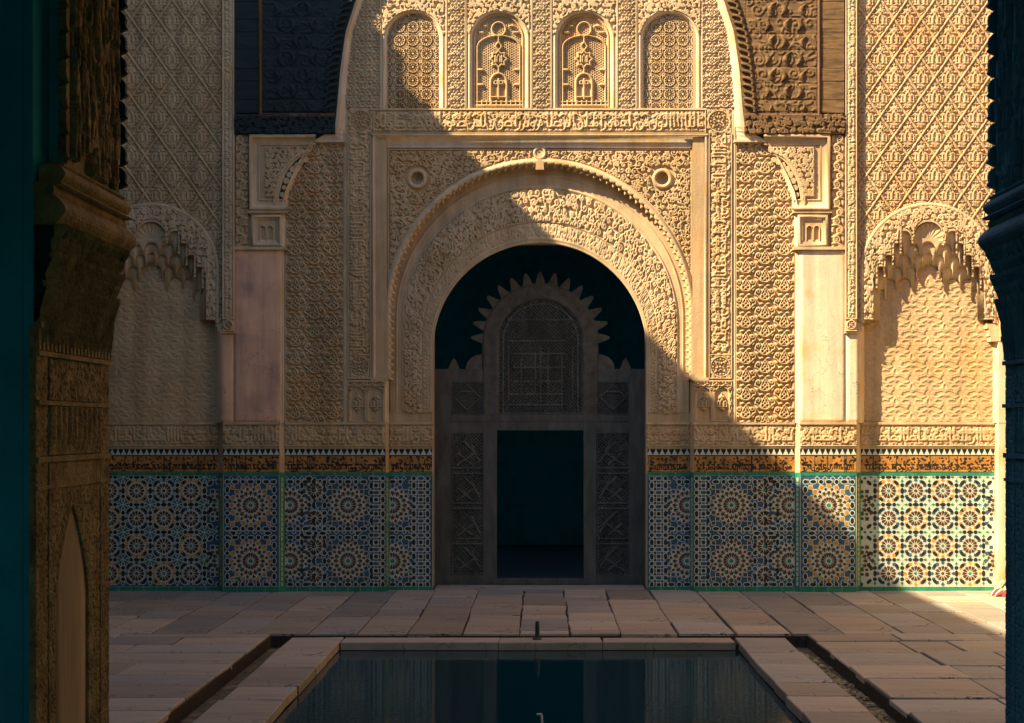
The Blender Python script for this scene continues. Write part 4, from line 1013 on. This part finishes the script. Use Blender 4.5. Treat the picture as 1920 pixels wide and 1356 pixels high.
for M in (1, -1):
    # bay with the small rosettes
    a, b = 1614, 2035
    p = dado(a, b, .15, 'bay', 1 + M); P = []
    ox, oy = 1666.0, 920.5; sx, sy = 50.9, 51.7
    for i in range(4):
        for j in range(4):
            odd = (i + j) % 2
            P += rosette(ox + j * sx, oy + i * sy, 'b' if odd else 'o', 'n' if odd else 'g')
    for i in range(5):
        for j in range(5):
            x, y = ox - sx / 2 + j * sx, oy - sy / 2 + i * sy
            P += lat_corner(x, y)
    for i in range(5):
        for j in range(5):
            x, y = ox - sx / 2 + j * sx, oy - sy / 2 + i * sy
            if j < 4: P += lat_edge(x, y, x + sx, y)
            if i < 4: P += lat_edge(x, y, x, y + sy)
    for y in P_BIG: P += [q for q in big_rosette(1600, y, 'n') if q[2] < 1632 and (q[0] not in ('big_tip', 'fork_out', 'fork_piece', 'big_petal') or math.cos(q[4]) < .995 or True)]
    for y in P_BIG:
        for xx in (1884, 1976): P += big_rosette(xx, y, 'b')
    for xx in (1837, 1930, 2024):
        P += oct_run(xx + 6 if xx == 1837 else xx, 897, xx + 6 if xx == 1837 else xx, 1097)
    for yy in (897, 1000, 1097): P += oct_run(1850, yy, 2024, yy)
    mosaic(mir(P), *sorted((float(mx(a)), float(mx(b)))), 892.5, 1100, .15, p, 300 if M == 1 else 0, 1.9, 'w' if M == 1 else 'b')  # left bed is blue, a darker copy for the shaded bay
    # pier with two great rosettes
    a, b = 1500, 1606; p = dado(a, b, .0, 'pier', 5 + M); P = []
    for y in P_BIG: P += big_rosette(1554, y, 'o')
    for yy in (897, 1000, 1097): P += oct_run(1509, yy, 1599, yy)
    for xx in (1508, 1600): P += oct_run(xx, 897, xx, 1097)
    for yy in (903, 990, 1010, 1091):
        for q in range(7): P.append(('leaf', 'b', 1515 + q * 13, yy, PI / 2))
    mosaic(mir(P), *sorted((float(mx(a + 1)), float(mx(b - 1)))), 892.5, 1100, .0, p)
    # field beside it
    a, b = 1301, 1490; p = dado(a, b, .07, 'mid', 9 + M); P = []
    P += oval_field(1306, 1319, 897, 1097, 'nb')
    for y in P_BIG: P += big_rosette(1371.5, y, 'n') + big_rosette(1480, y, 'b')
    for i, y in enumerate((919.5, 972, 1025, 1078)): P += rosette(1434, y, 'n' if i % 2 == 0 else 'b', 'g' if i % 2 == 0 else 'n')
    for xx in (1328, 1412, 1458): P += oct_run(xx, 897, xx, 1097)
    for yy in (897, 1000, 1097): P += oct_run(1328, yy, 1484, yy)
    for yy in (946, 999, 1052): P += lat_edge(1408, yy, 1460, yy)
    mosaic(mir(P), *sorted((float(mx(a)), float(mx(b)))), 892.5, 1100, .07, p)
    # inner jamb
    a, b = 1212.5, 1294; p = dado(a, b, .25, 'jamb', 13 + M); P = []
    P += oval_field(1222, 1248, 897, 1097, 'kbn')
    for y in P_BIG: P += big_rosette(1288, y, 'b')
    for yy in (897, 1000, 1097): P += oct_run(1254, yy, 1292, yy)
    mosaic(mir(P), *sorted((float(mx(a + 1)), float(mx(b)))), 892.5, 1100, .25, p)
    # chamfers between the planes
    for (q0, d0, q1, d1) in ((1490, .072, 1500, .0), (1294, .252, 1301, .068), (1606, .0, 1614, .152)):
        vstrip('corner_plaster', q0, d0, q1, d1, 791, 886, STUCCO2, fac); vstrip('corner_tiles', q0, d0, q1, d1, 886, 1114, Z['g'], fac)
        qa, qb = q0 + (q1 - q0) * .3, q0 + (q1 - q0) * .7; da, db = d0 + (d1 - d0) * .3 - .004, d0 + (d1 - d0) * .7 - .004
        V = []; F = []; A_, B_ = float(mx(qa)), float(mx(qb))
        for i in range(22):
            ya = 896 + i * 9.3; bb = len(V)
            for (q, d) in ((A_, da), (B_, db)):
                for y in (ya, ya + 7.4): V.append(W(q, y, d))
            F.append((bb, bb + 1, bb + 3, bb + 2) if M == 1 else (bb, bb + 2, bb + 3, bb + 1))
        o = pyd('corner_beads', V, F, Z['y'] if M == 1 and q0 > 1600 or M == -1 else Z['w'], fac); o['kind'] = 'stuff'
M = 1
pboxes('threshold', [(815, 1209, 1104, 1118, .27, .70)], SLAB[2], fac)

# ------------------------------------------------------------------ timber beams
def beam(side, lab):
    LINTEL = globals()['LINTEL'] if side > 0 else LINTEL_D  # left beam gets the copy with shade in its colour
    global M
    M = side
    t = thing('timber_beam', lab, 'beam', W(float(mx(1480)), 250, -.06), 'cedar beams over the corbels')
    ys = [-60, -28, 3, 36, 60, 92, 128, 152, 187, 212]
    for i in range(len(ys) - 1):
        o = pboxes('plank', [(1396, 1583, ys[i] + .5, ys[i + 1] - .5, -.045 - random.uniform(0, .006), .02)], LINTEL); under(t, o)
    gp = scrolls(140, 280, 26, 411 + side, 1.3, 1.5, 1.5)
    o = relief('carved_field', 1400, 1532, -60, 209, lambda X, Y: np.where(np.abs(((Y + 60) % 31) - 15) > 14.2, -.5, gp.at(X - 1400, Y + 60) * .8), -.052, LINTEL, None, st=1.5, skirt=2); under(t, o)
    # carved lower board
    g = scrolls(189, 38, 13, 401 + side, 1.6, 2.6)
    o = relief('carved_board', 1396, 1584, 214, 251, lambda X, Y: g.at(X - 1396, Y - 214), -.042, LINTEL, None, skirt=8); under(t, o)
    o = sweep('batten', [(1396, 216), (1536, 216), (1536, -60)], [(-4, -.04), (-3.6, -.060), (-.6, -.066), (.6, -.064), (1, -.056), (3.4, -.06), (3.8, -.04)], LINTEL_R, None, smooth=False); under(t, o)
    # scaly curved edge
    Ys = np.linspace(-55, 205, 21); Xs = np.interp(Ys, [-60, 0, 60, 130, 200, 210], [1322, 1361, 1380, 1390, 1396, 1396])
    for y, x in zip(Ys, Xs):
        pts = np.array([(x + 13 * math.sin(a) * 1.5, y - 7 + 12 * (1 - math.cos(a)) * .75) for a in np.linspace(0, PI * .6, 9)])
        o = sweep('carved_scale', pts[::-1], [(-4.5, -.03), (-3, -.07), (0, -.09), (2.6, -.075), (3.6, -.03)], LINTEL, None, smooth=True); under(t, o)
    V = []; F = []
    yy = np.linspace(-60, 252, 60); xo = np.interp(yy, [-60, 0, 60, 130, 200, 252], [1318, 1357, 1376, 1386, 1393, 1397])
    for y, x in zip(yy, xo):
        for d in (-.05, .05): V.append(W(float(mx(x)), y, d))
        V.append(W(float(mx(1398)), y, -.052))
    for i in range(59):
        F += [(i * 3, i * 3 + 3, i * 3 + 4, i * 3 + 1), (i * 3 + 2, i * 3 + 5, i * 3 + 3, i * 3)]
    under(t, pyd('edge_board', V, F, LINTEL))
    # carved cones in pairs
    def cone(cx, cy, flip, s=1.0):
        V = []; F = []; nL, nA = 9, 8; ex = float(mx(cx))
        for i in range(nL):
            q = i / (nL - 1); a = -1.0 + q * 1.9; w = 4.6 * math.sin(PI * min(1, .06 + q * .92)) ** .8 * s
            px = ex + (flip * M) * (22 * math.cos(a) - 17) * s; py = cy + 15.5 * math.sin(a) * s
            for j in range(nA):
                b = 2 * PI * j / nA; rr = w * (1 + .16 * ((i + j) % 2))
                V.append(W(px + rr * math.cos(b), py, -.062 - .024 * math.sin(b) * w / 4.6))
        for i in range(nL - 1):
            for j in range(nA): a, b = i * nA + j, i * nA + (j + 1) % nA; F.append((a, b, b + nA, a + nA))
        F += [tuple(range(nA))[::-1], tuple(range((nL - 1) * nA, nL * nA))]
        under(t, pyd('carved_cone', V, F, LINTEL, None, True))
    rows = [(17, 0), (47, 1), (78, 0), (110, 1), (142, 0), (172, 1), (-14, 1)]
    for y, kd in rows:
        if kd == 0:
            cone(1449, y, -1); cone(1466, y, 1); cone(1507, y + 2, -1, .9)
        else:
            cone(1436, y, 1, .9); cone(1478, y, -1); cone(1496, y, 1)
    for x in (1444, 1472, 1506): cone(x, 200, 1, .5)
    M = 1
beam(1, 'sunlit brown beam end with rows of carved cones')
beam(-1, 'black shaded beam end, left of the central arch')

# ------------------------------------------------------------------ wooden screen in the doorway
scr = thing('wooden_screen', 'dark lattice wood screen filling the central archway, open doorway in it', 'door screen', (0, .8, 0))
SD = .80
def SW(px, py, d=SD): return W(px, py, d)
def sbox(name, L, d0, d1, m=DOORW): return under(scr, boxes(name, [pbox(a, b, c, e, d0, d1) for a, b, c, e in L], m))
AXS = 1013.0
sbox('stile', [(812, 846, 692, 1108)], SD, SD + .09); sbox('stile', [(1180, 1215, 692, 1108)], SD, SD + .09)
sbox('stile', [(906, 931.5, 790, 1104)], SD - .005, SD + .09); sbox('stile', [(1094.5, 1118, 790, 1104)], SD - .005, SD + .09)
sbox('rail', [(846.2, 1179.8, 777, 789.8)], SD - .008, SD + .09); sbox('rail', [(931.7, 1094.3, 790, 807)], SD - .004, SD + .09)
for xa, xb in ((846.2, 905.8), (1118.2, 1179.8)):
    for ya, yb in ((692, 716), (790, 812), (1078, 1104)): sbox('rail', [(xa, xb, ya, yb)], SD, SD + .09)
sbox('sill', [(922, 1104, 1086, 1096)], SD - .03, SD + .10); sbox('foot_beam', [(812, 1215, 1096.3, 1110)], SD - .012, SD + .09)
def latpanel(name, x0, x1, y0, y1, s=6.6, keep=None, extra=None, st=1.0):
    def H(X, Y):
        h = lattice(X, Y, s)
        if extra is not None: h = np.maximum(h, extra(X, Y))
        e = np.minimum(np.minimum(X - x0, x1 - X), np.minimum(Y - y0, y1 - Y)); h[(e < 1.6)] = 2.4
        return h
    return under(scr, relief(name, x0, x1, y0, y1, H, SD + .02, DOORW, None, st=st, keep=keep, skirt=2))
def stroke_dist(X, Y, segs):
    d = np.full(X.shape, 99.0)
    for (x0, y0, x1, y1) in segs:
        vx, vy = x1 - x0, y1 - y0; t = np.clip(((X - x0) * vx + (Y - y0) * vy) / (vx * vx + vy * vy + 1e-9), 0, 1)
        d = np.minimum(d, np.hypot(X - x0 - t * vx, Y - y0 - t * vy))
    return d
for side in (0, 1):
    x0, x1 = (847, 905) if side == 0 else (1119, 1179.5); c = (x0 + x1) / 2; w = (x1 - x0) / 2 - 2; sg = 1 if side == 0 else -1
    segs = []
    for k in range(4):
        y0 = 826 + k * 66; m_ = y0 + 25
        if k < 4: segs += [(c - sg * (w - 8), m_ + 22 , c + sg * 14, m_ - 2), (c + sg * 14, m_ - 2, c - sg * 6, m_ - 22), (c - sg * 16, m_, c + sg * 8, m_ + 20), (c + sg * 8, m_ - 14, c + sg * (w - 4), m_ - 24 + 40)]
        segs += [(c - w, y0 + 52, c + w, y0 + 52), (c - w, y0 + 62, c + w, y0 + 62)] if k < 3 else []
        segs += [(c, y0 + 52, c, y0 + 62)] if k < 3 else []
    latpanel('lattice_panel', x0, x1, 813, 1077, 6.4, None, lambda X, Y, s_=segs: np.where(stroke_dist(X, Y, s_) < 2.0, 3.2, -9))
    latpanel('lattice_panel', x0, x1, 717, 776, 6.0, None, lambda X, Y, c=c: np.where((np.abs(np.abs(X - c) + np.abs(Y - 746) - 24) < 2) | (np.abs(Y - 735) < 1.5) & (np.abs(X - c) < 12), 3.2, -9))
tsegs = []
for yy in (600, 640, 664, 690, 716, 740, 760): tsegs.append((AXS - 62 + (yy * 7 % 20), yy, AXS + 62 - (yy * 13 % 24), yy))
for xx in (-60, -36, -10, 0, 14, 40, 60): tsegs.append((AXS + xx, 650 + (xx * 11 % 30), AXS + xx, 770 - (xx * 17 % 40)))
latpanel('tympanum_lattice', 934, 1092, 558, 776, 6.6, lambda X, Y: np.hypot(X - AXS, np.minimum(Y - 640, 0)) < 82,
         lambda X, Y: np.where(stroke_dist(X, Y, tsegs) < 1.5, 3.0, np.where(np.abs(np.hypot(X - AXS, np.minimum(Y - 640, 0)) - 70) < 1.6, 3.0, -9)))
ra = arch_path(AXS, 640, 108, 777, .0, 90)
o = sweep('screen_arch', ra, [(-1, SD + .08), (0, SD), (5, SD - .012), (9, SD), (12, SD - .004), (22, SD + .0), (25, SD - .01), (29, SD), (30.5, SD + .03)], mat('pale_worn_cedar', (0.112, 0.102, 0.082), .75, .35, 9, .3, 70), None, raw=True, smooth=False); under(scr, o)
PALE = bpy.data.materials['pale_worn_cedar']
for k in range(15):
    a = math.radians(3 + 174 * k / 14); cx_, cy_ = AXS + 108 * math.cos(a), 640 - 108 * math.sin(a); ux, uy = math.cos(a), -math.sin(a); tx, ty = -uy, ux
    prof = [(9.6, 0), (9.9, 2.5), (8.2, 5), (8.5, 7.5), (6.8, 10), (7.1, 12.5), (5.4, 15), (5.6, 17.5), (3.9, 20), (3.9, 22), (1.8, 25), (0, 26)]
    pts = [(cx_ + tx * w_ * .95 + ux * r_ * .88, cy_ + ty * w_ * .95 + uy * r_ * .88) for w_, r_ in prof] + [(cx_ - tx * w_ * .95 + ux * r_ * .88, cy_ - ty * w_ * .95 + uy * r_ * .88) for w_, r_ in prof[-2::-1]]
    V = []; F = []; extrude_poly(V, F, pts[::-1], SD, SD + .05)
    under(scr, pyd('finial', V, F, PALE))
for cx_, w_ in ((851, 10), (1173, 10)):
    prof = [(10, 692), (9.4, 687), (7.4, 686), (7.0, 682), (5.2, 681), (4.6, 676), (2.4, 674.5), (0, 671)]
    pts = [(cx_ + q, y) for q, y in prof] + [(cx_ - q, y) for q, y in prof[-2::-1]]; V = []; F = []; extrude_poly(V, F, pts[::-1], SD, SD + .05); under(scr, pyd('finial', V, F, PALE))
for sgn in (-1, 1):
    cxq = AXS + sgn * 109; pts = [(cxq, 692)] + [(cxq + sgn * (30 + (1.5 if i % 2 else 0)) * math.cos(b), 692 - (27 + (1.5 if i % 2 else 0)) * math.sin(b)) for i, b in enumerate(np.linspace(0, PI / 2, 10))]
    if sgn > 0: pts = pts[::-1]
    V = []; F = []; extrude_poly(V, F, pts[::-1] if sgn > 0 else pts[::-1], SD + .001, SD + .05); under(scr, pyd('corner_finial', V, F, PALE))

# ------------------------------------------------------------------ doorway piers in the foreground
def pier(side, lab):
    PIERM, PIERW = (globals()['PIERM'], globals()['PIERW']) if side < 0 else (PIERD, PIERD)  # right pier takes the navy copy, shade in its colour
    X0 = PX0 if side < 0 else PX1; inn = 1 if side < 0 else -1
    t = thing('entrance_pier', lab, 'doorway pier', (X0, -14.2, 0), 'piers of the near doorway')
    add = lambda o: under(t, o)
    def panel(name, d0, d1, z0, z1, off, H, m, st=.0026):
        """carved sheet on the inner face between distances d0 (near) and d1 (far); H(u, v) in metres"""
        ny = max(2, int((z1 - z0) / st) + 1); nx = max(2, int((d1 - d0) / st) + 1)
        U, Vv = np.meshgrid(np.linspace(d0, d1, nx), np.linspace(z1, z0, ny))
        h = H(U, Vv) if callable(H) else np.full_like(U, H)
        U, Vv = np.pad(U, 1, mode='edge'), np.pad(Vv, 1, mode='edge'); h = np.pad(h, 1, constant_values=-.012)
        Xg = X0 + inn * (off + h)
        if side > 0: Xg, U, Vv = Xg[:, ::-1], U[:, ::-1], Vv[:, ::-1]
        return add(grid_mesh(name, Xg, U - D, Vv, m))
    fm = scrolls(120, 260, 9.5, 500 + side, 1.0, 1.0, 1.0); fk = script_band(300, 30, 520 + side, 1.0, 1.3, 1.0)
    tx = lambda u, v, s=260., a=.006: .42 * a * fm.at(np.abs((u * s * 2.3) % 119), np.abs((v * s * 2.1) % 259))
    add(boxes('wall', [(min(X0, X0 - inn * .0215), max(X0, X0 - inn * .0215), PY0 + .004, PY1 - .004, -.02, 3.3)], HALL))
    # shaft: two strips, bands and an arched panel
    dA, dB = 3.592, 4.012
    arch = lambda u, v: (np.abs(u - 3.78) < .130 * np.clip(1 - np.clip((v - 1.50) / .25, 0, 1) ** 1.7, 0, 1))
    panel('edge_strip', 3.503, dA - .006, -.02, 2.17, .004, lambda u, v: tx(u, v, 330., .006), PIERM)
    panel('edge_strip', dB + .006, 4.097, -.02, 2.17, .004, lambda u, v: tx(u, v, 330., .006), PIERM)
    def main(u, v):
        h = tx(u, v); inside = arch(u, v)
        zig = .005 * ((np.abs((u * 130 + np.abs((v * 60) % 2 - 1)) % 1 - .5) < .22))
        h = np.where(v > 1.86, h, np.where(v > 1.80, .5 * h + .003, h))
        return np.where(inside, -.006, h)
    panel('carved_panel', dA + .004, dB - .004, -.02, 1.855, .004, main, PIERM)
    panel('arched_panel', 3.655, 3.905, -.02, 1.75, .0012, 0.0, PIERW, st=.05)
    panel('carved_panel', dA + .004, dB - .004, 1.872, 1.988, .005, lambda u, v: .008 * np.clip(np.abs(((u * 24) % 1) - .5) * 3, 0, 1) * np.clip((v - 1.88) * 30, 0, 1) + tx(u, v, 300., .004), PIERM)
    panel('carved_panel', dA + .004, dB - .004, 2.002, 2.10, .005, lambda u, v: tx(u, v, 220., .008), PIERM)
    panel('carved_panel', 3.505, 4.095, 2.116, 2.165, .005, lambda u, v: .008 * (np.abs(((u * 34) % 1) - .5) < .3), PIERM)
    for z0, z1, o_ in ((1.857, 1.870, .014), (1.795, 1.803, .012), (1.990, 2.0, .016), (2.103, 2.114, .016), (2.167, 2.18, .020)):
        add(boxes('band', [(min(X0, X0 + inn * o_), max(X0, X0 + inn * o_), 3.502 - D, 4.098 - D, z0, z1)], PIERM))
    # stalactite corbel: rows of little hanging cells that step outwards
    rows = 7
    for r in range(rows):
        z0 = 2.18 + r * .032; off = .004 + .049 * ((r + .5) / rows) ** .8; n_ = 11
        for k in range(n_):
            w_ = .585 / n_; ya = 3.508 + k * w_ + (w_ / 2 if r % 2 else 0)
            if ya + w_ > 4.10: continue
            V = []; F = []
            for (zz, oo) in ((z0 - .046, off * .2), (z0, off * .72), (z0 + .022, off), (z0 + .034, off)):
                for q in (0.16, .5, .84): V.append((X0 + inn * (oo + .004 + (.016 if q == .5 else 0)), ya + q * w_ - D, zz))
            F = [(a * 3 + b, a * 3 + b + 1, a * 3 + b + 4, a * 3 + b + 3) for a in range(3) for b in range(2)]
            if inn < 0: F = [f[::-1] for f in F]
            bb = len(V)
            for i in range(0, bb, 3): pass
            add(pyd('stalactite_cell', V, F, PIERM))
    add(boxes('corbel_core', [(min(X0 - inn * .01, X0 + inn * (.0 + .042 * (i / 6.) ** .8)), max(X0 - inn * .01, X0 + inn * (.0 + .042 * (i / 6.) ** .8)), 3.515 - D, 4.10 - D - .001 * i, 2.18 + i * .032, 2.2118 + i * .032) for i in range(7)], PIERD if side > 0 else LINTEL_D))  # core coloured dark, as shade between the cells
    # drips below the cornice and small upright leaves at the foot of the corbel
    for k in range(13):
        ya = 3.53 + k * .044 - D
        for (za, zb, oa, ob, nm) in ((2.404, 2.404 - random.uniform(.035, .06), .060, .052, 'drip'), (2.178, 2.178 + random.uniform(.03, .055), .014, .022, 'leaf')):
            V = [(X0 + inn * oa, ya - .011, za), (X0 + inn * oa, ya + .011, za), (X0 + inn * (oa + .012), ya, za), (X0 + inn * ob, ya, zb), (X0, ya - .009, za), (X0, ya + .009, za)]
            add(pyd(nm, V, [(0, 2, 3), (2, 1, 3), (0, 3, 4), (1, 5, 3), (0, 4, 5, 1, 2)], PIERM))
    # cornice rolls
    ys = np.array([3.49 - D, 4.115 - D]); prof = []
    def roll(z0, z1, o0, bul, nm, dn=3.506, df=4.118, m=None):
        zz = np.linspace(z0, z1, 9); s_ = np.sin(np.linspace(0, PI, 9)); V = []
        for z, q in zip(zz, s_):
            for d in (dn, df + .2 * bul * q): V.append((X0 + inn * (o0 + bul * q), d - D, z))
        for z in (z0, z1):
            for d in (dn, df): V.append((X0 - inn * .003, d - D, z))
        F = [(i * 2, i * 2 + 1, i * 2 + 3, i * 2 + 2) for i in range(8)]
        F += [(16, 17, 21, 20), (18, 19, 1, 0)]
        F += [tuple([18] + [i * 2 for i in range(9)] + [20])[::-1], tuple([19] + [i * 2 + 1 for i in range(9)] + [21])]
        add(pyd(nm, V, F, m or PIERM, None, False))
    roll(2.402, 2.470, .048, .026, 'cornice_roll'); roll(2.4705, 2.492, .044, .004, 'cornice_groove'); roll(2.4925, 2.502, .056, .008, 'cornice_fillet', 3.51)
    roll(2.5025, 2.545, .044, .018, 'cornice_roll', 3.545, 4.112); roll(2.5455, 2.556, .044, .006, 'cornice_fillet', 3.575, 4.105)
    # upper board with streaky carving and lobed edges
    R = random.Random(9 + side); fu = Field(90, 300, 1.0)
    for _ in range(260):
        x = R.uniform(2, 88); y = R.uniform(0, 300); l = R.uniform(12, 60)
        fu.stroke(bez((x, y), (x + R.uniform(-5, 5), y + l * .3), (x + R.uniform(-6, 6), y + l * .7), (x + R.uniform(-3, 3), y + l)), R.uniform(.8, 1.9), .5, R.uniform(.4, 1.0))
    panel('streaked_board', 3.625, 4.02, 2.557, 3.3, .040, lambda u, v: .016 * fu.at((u - 3.625) / .395 * 88, (v - 2.55) * 390), PIERM, st=.0035)
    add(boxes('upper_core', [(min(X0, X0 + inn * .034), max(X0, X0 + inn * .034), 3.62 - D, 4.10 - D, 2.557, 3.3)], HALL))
    # lobes along both edges, one above the other
    for (d_, sgn, wd, mm) in ((3.612, -1, .020, PIERM), (4.095, 1, .016, PIERD if side > 0 else LINTEL_D)):  # far lobes coloured dark to read as unlit silhouettes
        nL = int((3.28 - 2.58) / .0595)
        for k in range(nL):
            zc = 2.60 + k * .0595
            pl = [(-.002, -.0285), (.012, -.027), (.022, -.019), (.026, -.006), (.023, .008), (.030, .016), (.022, .021), (.010, .026), (-.002, .0285)]
            V = []
            if sgn < 0:
                for xo in (.030, .050):
                    for a, b in pl: V.append((X0 + inn * xo, d_ - a * .9 - D, zc + b))
            else:
                for yo in (d_ - .012, d_ + .006):
                    for a, b in pl: V.append((X0 + inn * (.034 + a * .8), yo - D, zc - b))
            n = len(pl); F = [tuple(range(n)), tuple(range(n, 2 * n))[::-1]] + [(i, i + n, (i + 1) % n + n, (i + 1) % n) for i in range(n)]
            add(pyd('edge_lobe', V, F, mm))
pier(-1, 'gilded carved stucco pier with bulging cornice, at the near left edge')
pier(1, 'unlit dark pier cut off by the right edge')

# ------------------------------------------------------------------ small things
def tube(name, pts, rad, m, seg=14, cap=True):
    V = []; F = []
    for (x, y, z), r in zip(pts, rad):
        for j in range(seg): a = 2 * PI * j / seg; V.append((x + r * math.cos(a), y + r * math.sin(a), z))
    for i in range(len(pts) - 1):
        for j in range(seg): a, b = i * seg + j, i * seg + (j + 1) % seg; F.append((a, b, b + seg, a + seg))
    F.append(tuple(range((len(pts) - 1) * seg, len(pts) * seg)))
    return pyd(name, V, F, m, None, True)
sx_ = (1007.5 - CX) / FPX * 14.0
sp_ = thing('fountain_spout', 'short dark metal spout standing on the far rim of the pool', 'spout', (sx_, -4.0, 0))
under(sp_, tube('pipe', [(sx_, -4.0, z) for z in (0, .10, .150, .163, .168)], (.0205, .0205, .0195, .016, .010), METAL)); under(sp_, tube('collar', [(sx_, -4.0, z) for z in (.001, .012, .02)], (.045, .042, .024), METAL))
n_x = (1013 - CX) / FPX * 10.0
np_ = thing('water_pipe', 'thin worn metal elbow pipe rising out of the pool', 'pipe', (n_x, -8.0, -.075))
under(np_, tube('pipe', [(n_x + .020 - .012 * q, -8.03, -.12 + .19 * q) for q in (0, .3, .6, 1)], (.0075,) * 4, STEEL))
V = []; F = []
for i in range(5):
    x = n_x + .010 - .034 * i / 4
    for j in range(10): a = 2 * PI * j / 10; V.append((x, -8.03 + .0075 * math.cos(a), .072 + .0075 * math.sin(a)))
F = [(i * 10 + j, i * 10 + (j + 1) % 10, i * 10 + 10 + (j + 1) % 10, i * 10 + 10 + j) for i in range(4) for j in range(10)] + [tuple(range(10))[::-1], tuple(range(40, 50))]
under(np_, pyd('nozzle', V, F, STEEL, None, True))

# crumpled striped cloth on the floor by the right edge of view
cl = [mat('red_cloth', (.55, .035, .035), .8, .2, 20), mat('orange_cloth', (.62, .28, .10), .8, .2, 20), mat('white_cloth', (.7, .66, .58), .8, .1, 20), mat('green_cloth', (.05, .16, .07), .8, .2, 20), mat('black_cloth', (.03, .025, .03), .8, .2, 20)]
nx_, ny_ = 44, 22; V = []; F = []; S = []; c0x = W(1882, 1105, -.28)[0]
for i in range(ny_):
    for j in range(nx_):
        u = j / (nx_ - 1); v = i / (ny_ - 1)
        x = c0x - .17 + .42 * u; yy = -.52 + .34 * v
        env = min(1, u * 3.2) ** .8 * math.sin(PI * min(1, max(0, v))) ** .7
        z = .004 + .19 * env * (.75 + .25 * math.sin(9 * u + 6 * v)) + .018 * math.sin(24 * u + 11 * v) * env
        V.append((x + .02 * math.sin(9 * v), yy + .02 * math.sin(11 * u), max(.004, z)))
pat = [4, 0, 0, 3, 2, 0, 0, 0, 2, 4, 1, 1, 2, 1, 1, 4, 2, 2, 1, 0, 0]
for i in range(ny_ - 1):
    for j in range(nx_ - 1): F.append((i * nx_ + j, i * nx_ + j + 1, (i + 1) * nx_ + j + 1, (i + 1) * nx_ + j)); S.append(pat[(i + (j // 9)) % len(pat)])
me = bpy.data.meshes.new('cloth_bundle'); me.from_pydata(V, [], F); me.update()
for m_ in cl: me.materials.append(m_)
me.polygons.foreach_set('material_index', S); me.polygons.foreach_set('use_smooth', [True] * len(F))
o = link('cloth_bundle', me); o['label'] = 'crumpled red, orange and white cloth lying against the tiled wall'; o['category'] = 'cloth'

# pebbles and mortar crumbs in the right gutter
V = []; F = []; R = random.Random(5)
for i in range(260):
    x = R.uniform(2.27, 2.46); y = R.uniform(-8.2, -4.2); r = R.uniform(.006, .028); z = -.13 + r * .3; b = len(V)
    for (a, zz, q) in [(k * PI / 3, 0, 1) for k in range(6)] + [(k * PI / 3 + .3, .7, .65) for k in range(6)]: V.append((x + r * q * math.cos(a) * R.uniform(.7, 1.3), y + r * q * math.sin(a) * R.uniform(.8, 1.5), z + zz * r))
    F += [(b + k, b + (k + 1) % 6, b + 6 + (k + 1) % 6, b + 6 + k) for k in range(6)] + [tuple(range(b + 6, b + 12))]
o = pyd('gutter_pebbles', V, F, mat('pale_pebble', (.46, .33, .16), .8, .4, 9)); o['kind'] = 'stuff'; o['label'] = 'loose pale pebbles lying in the right gutter'
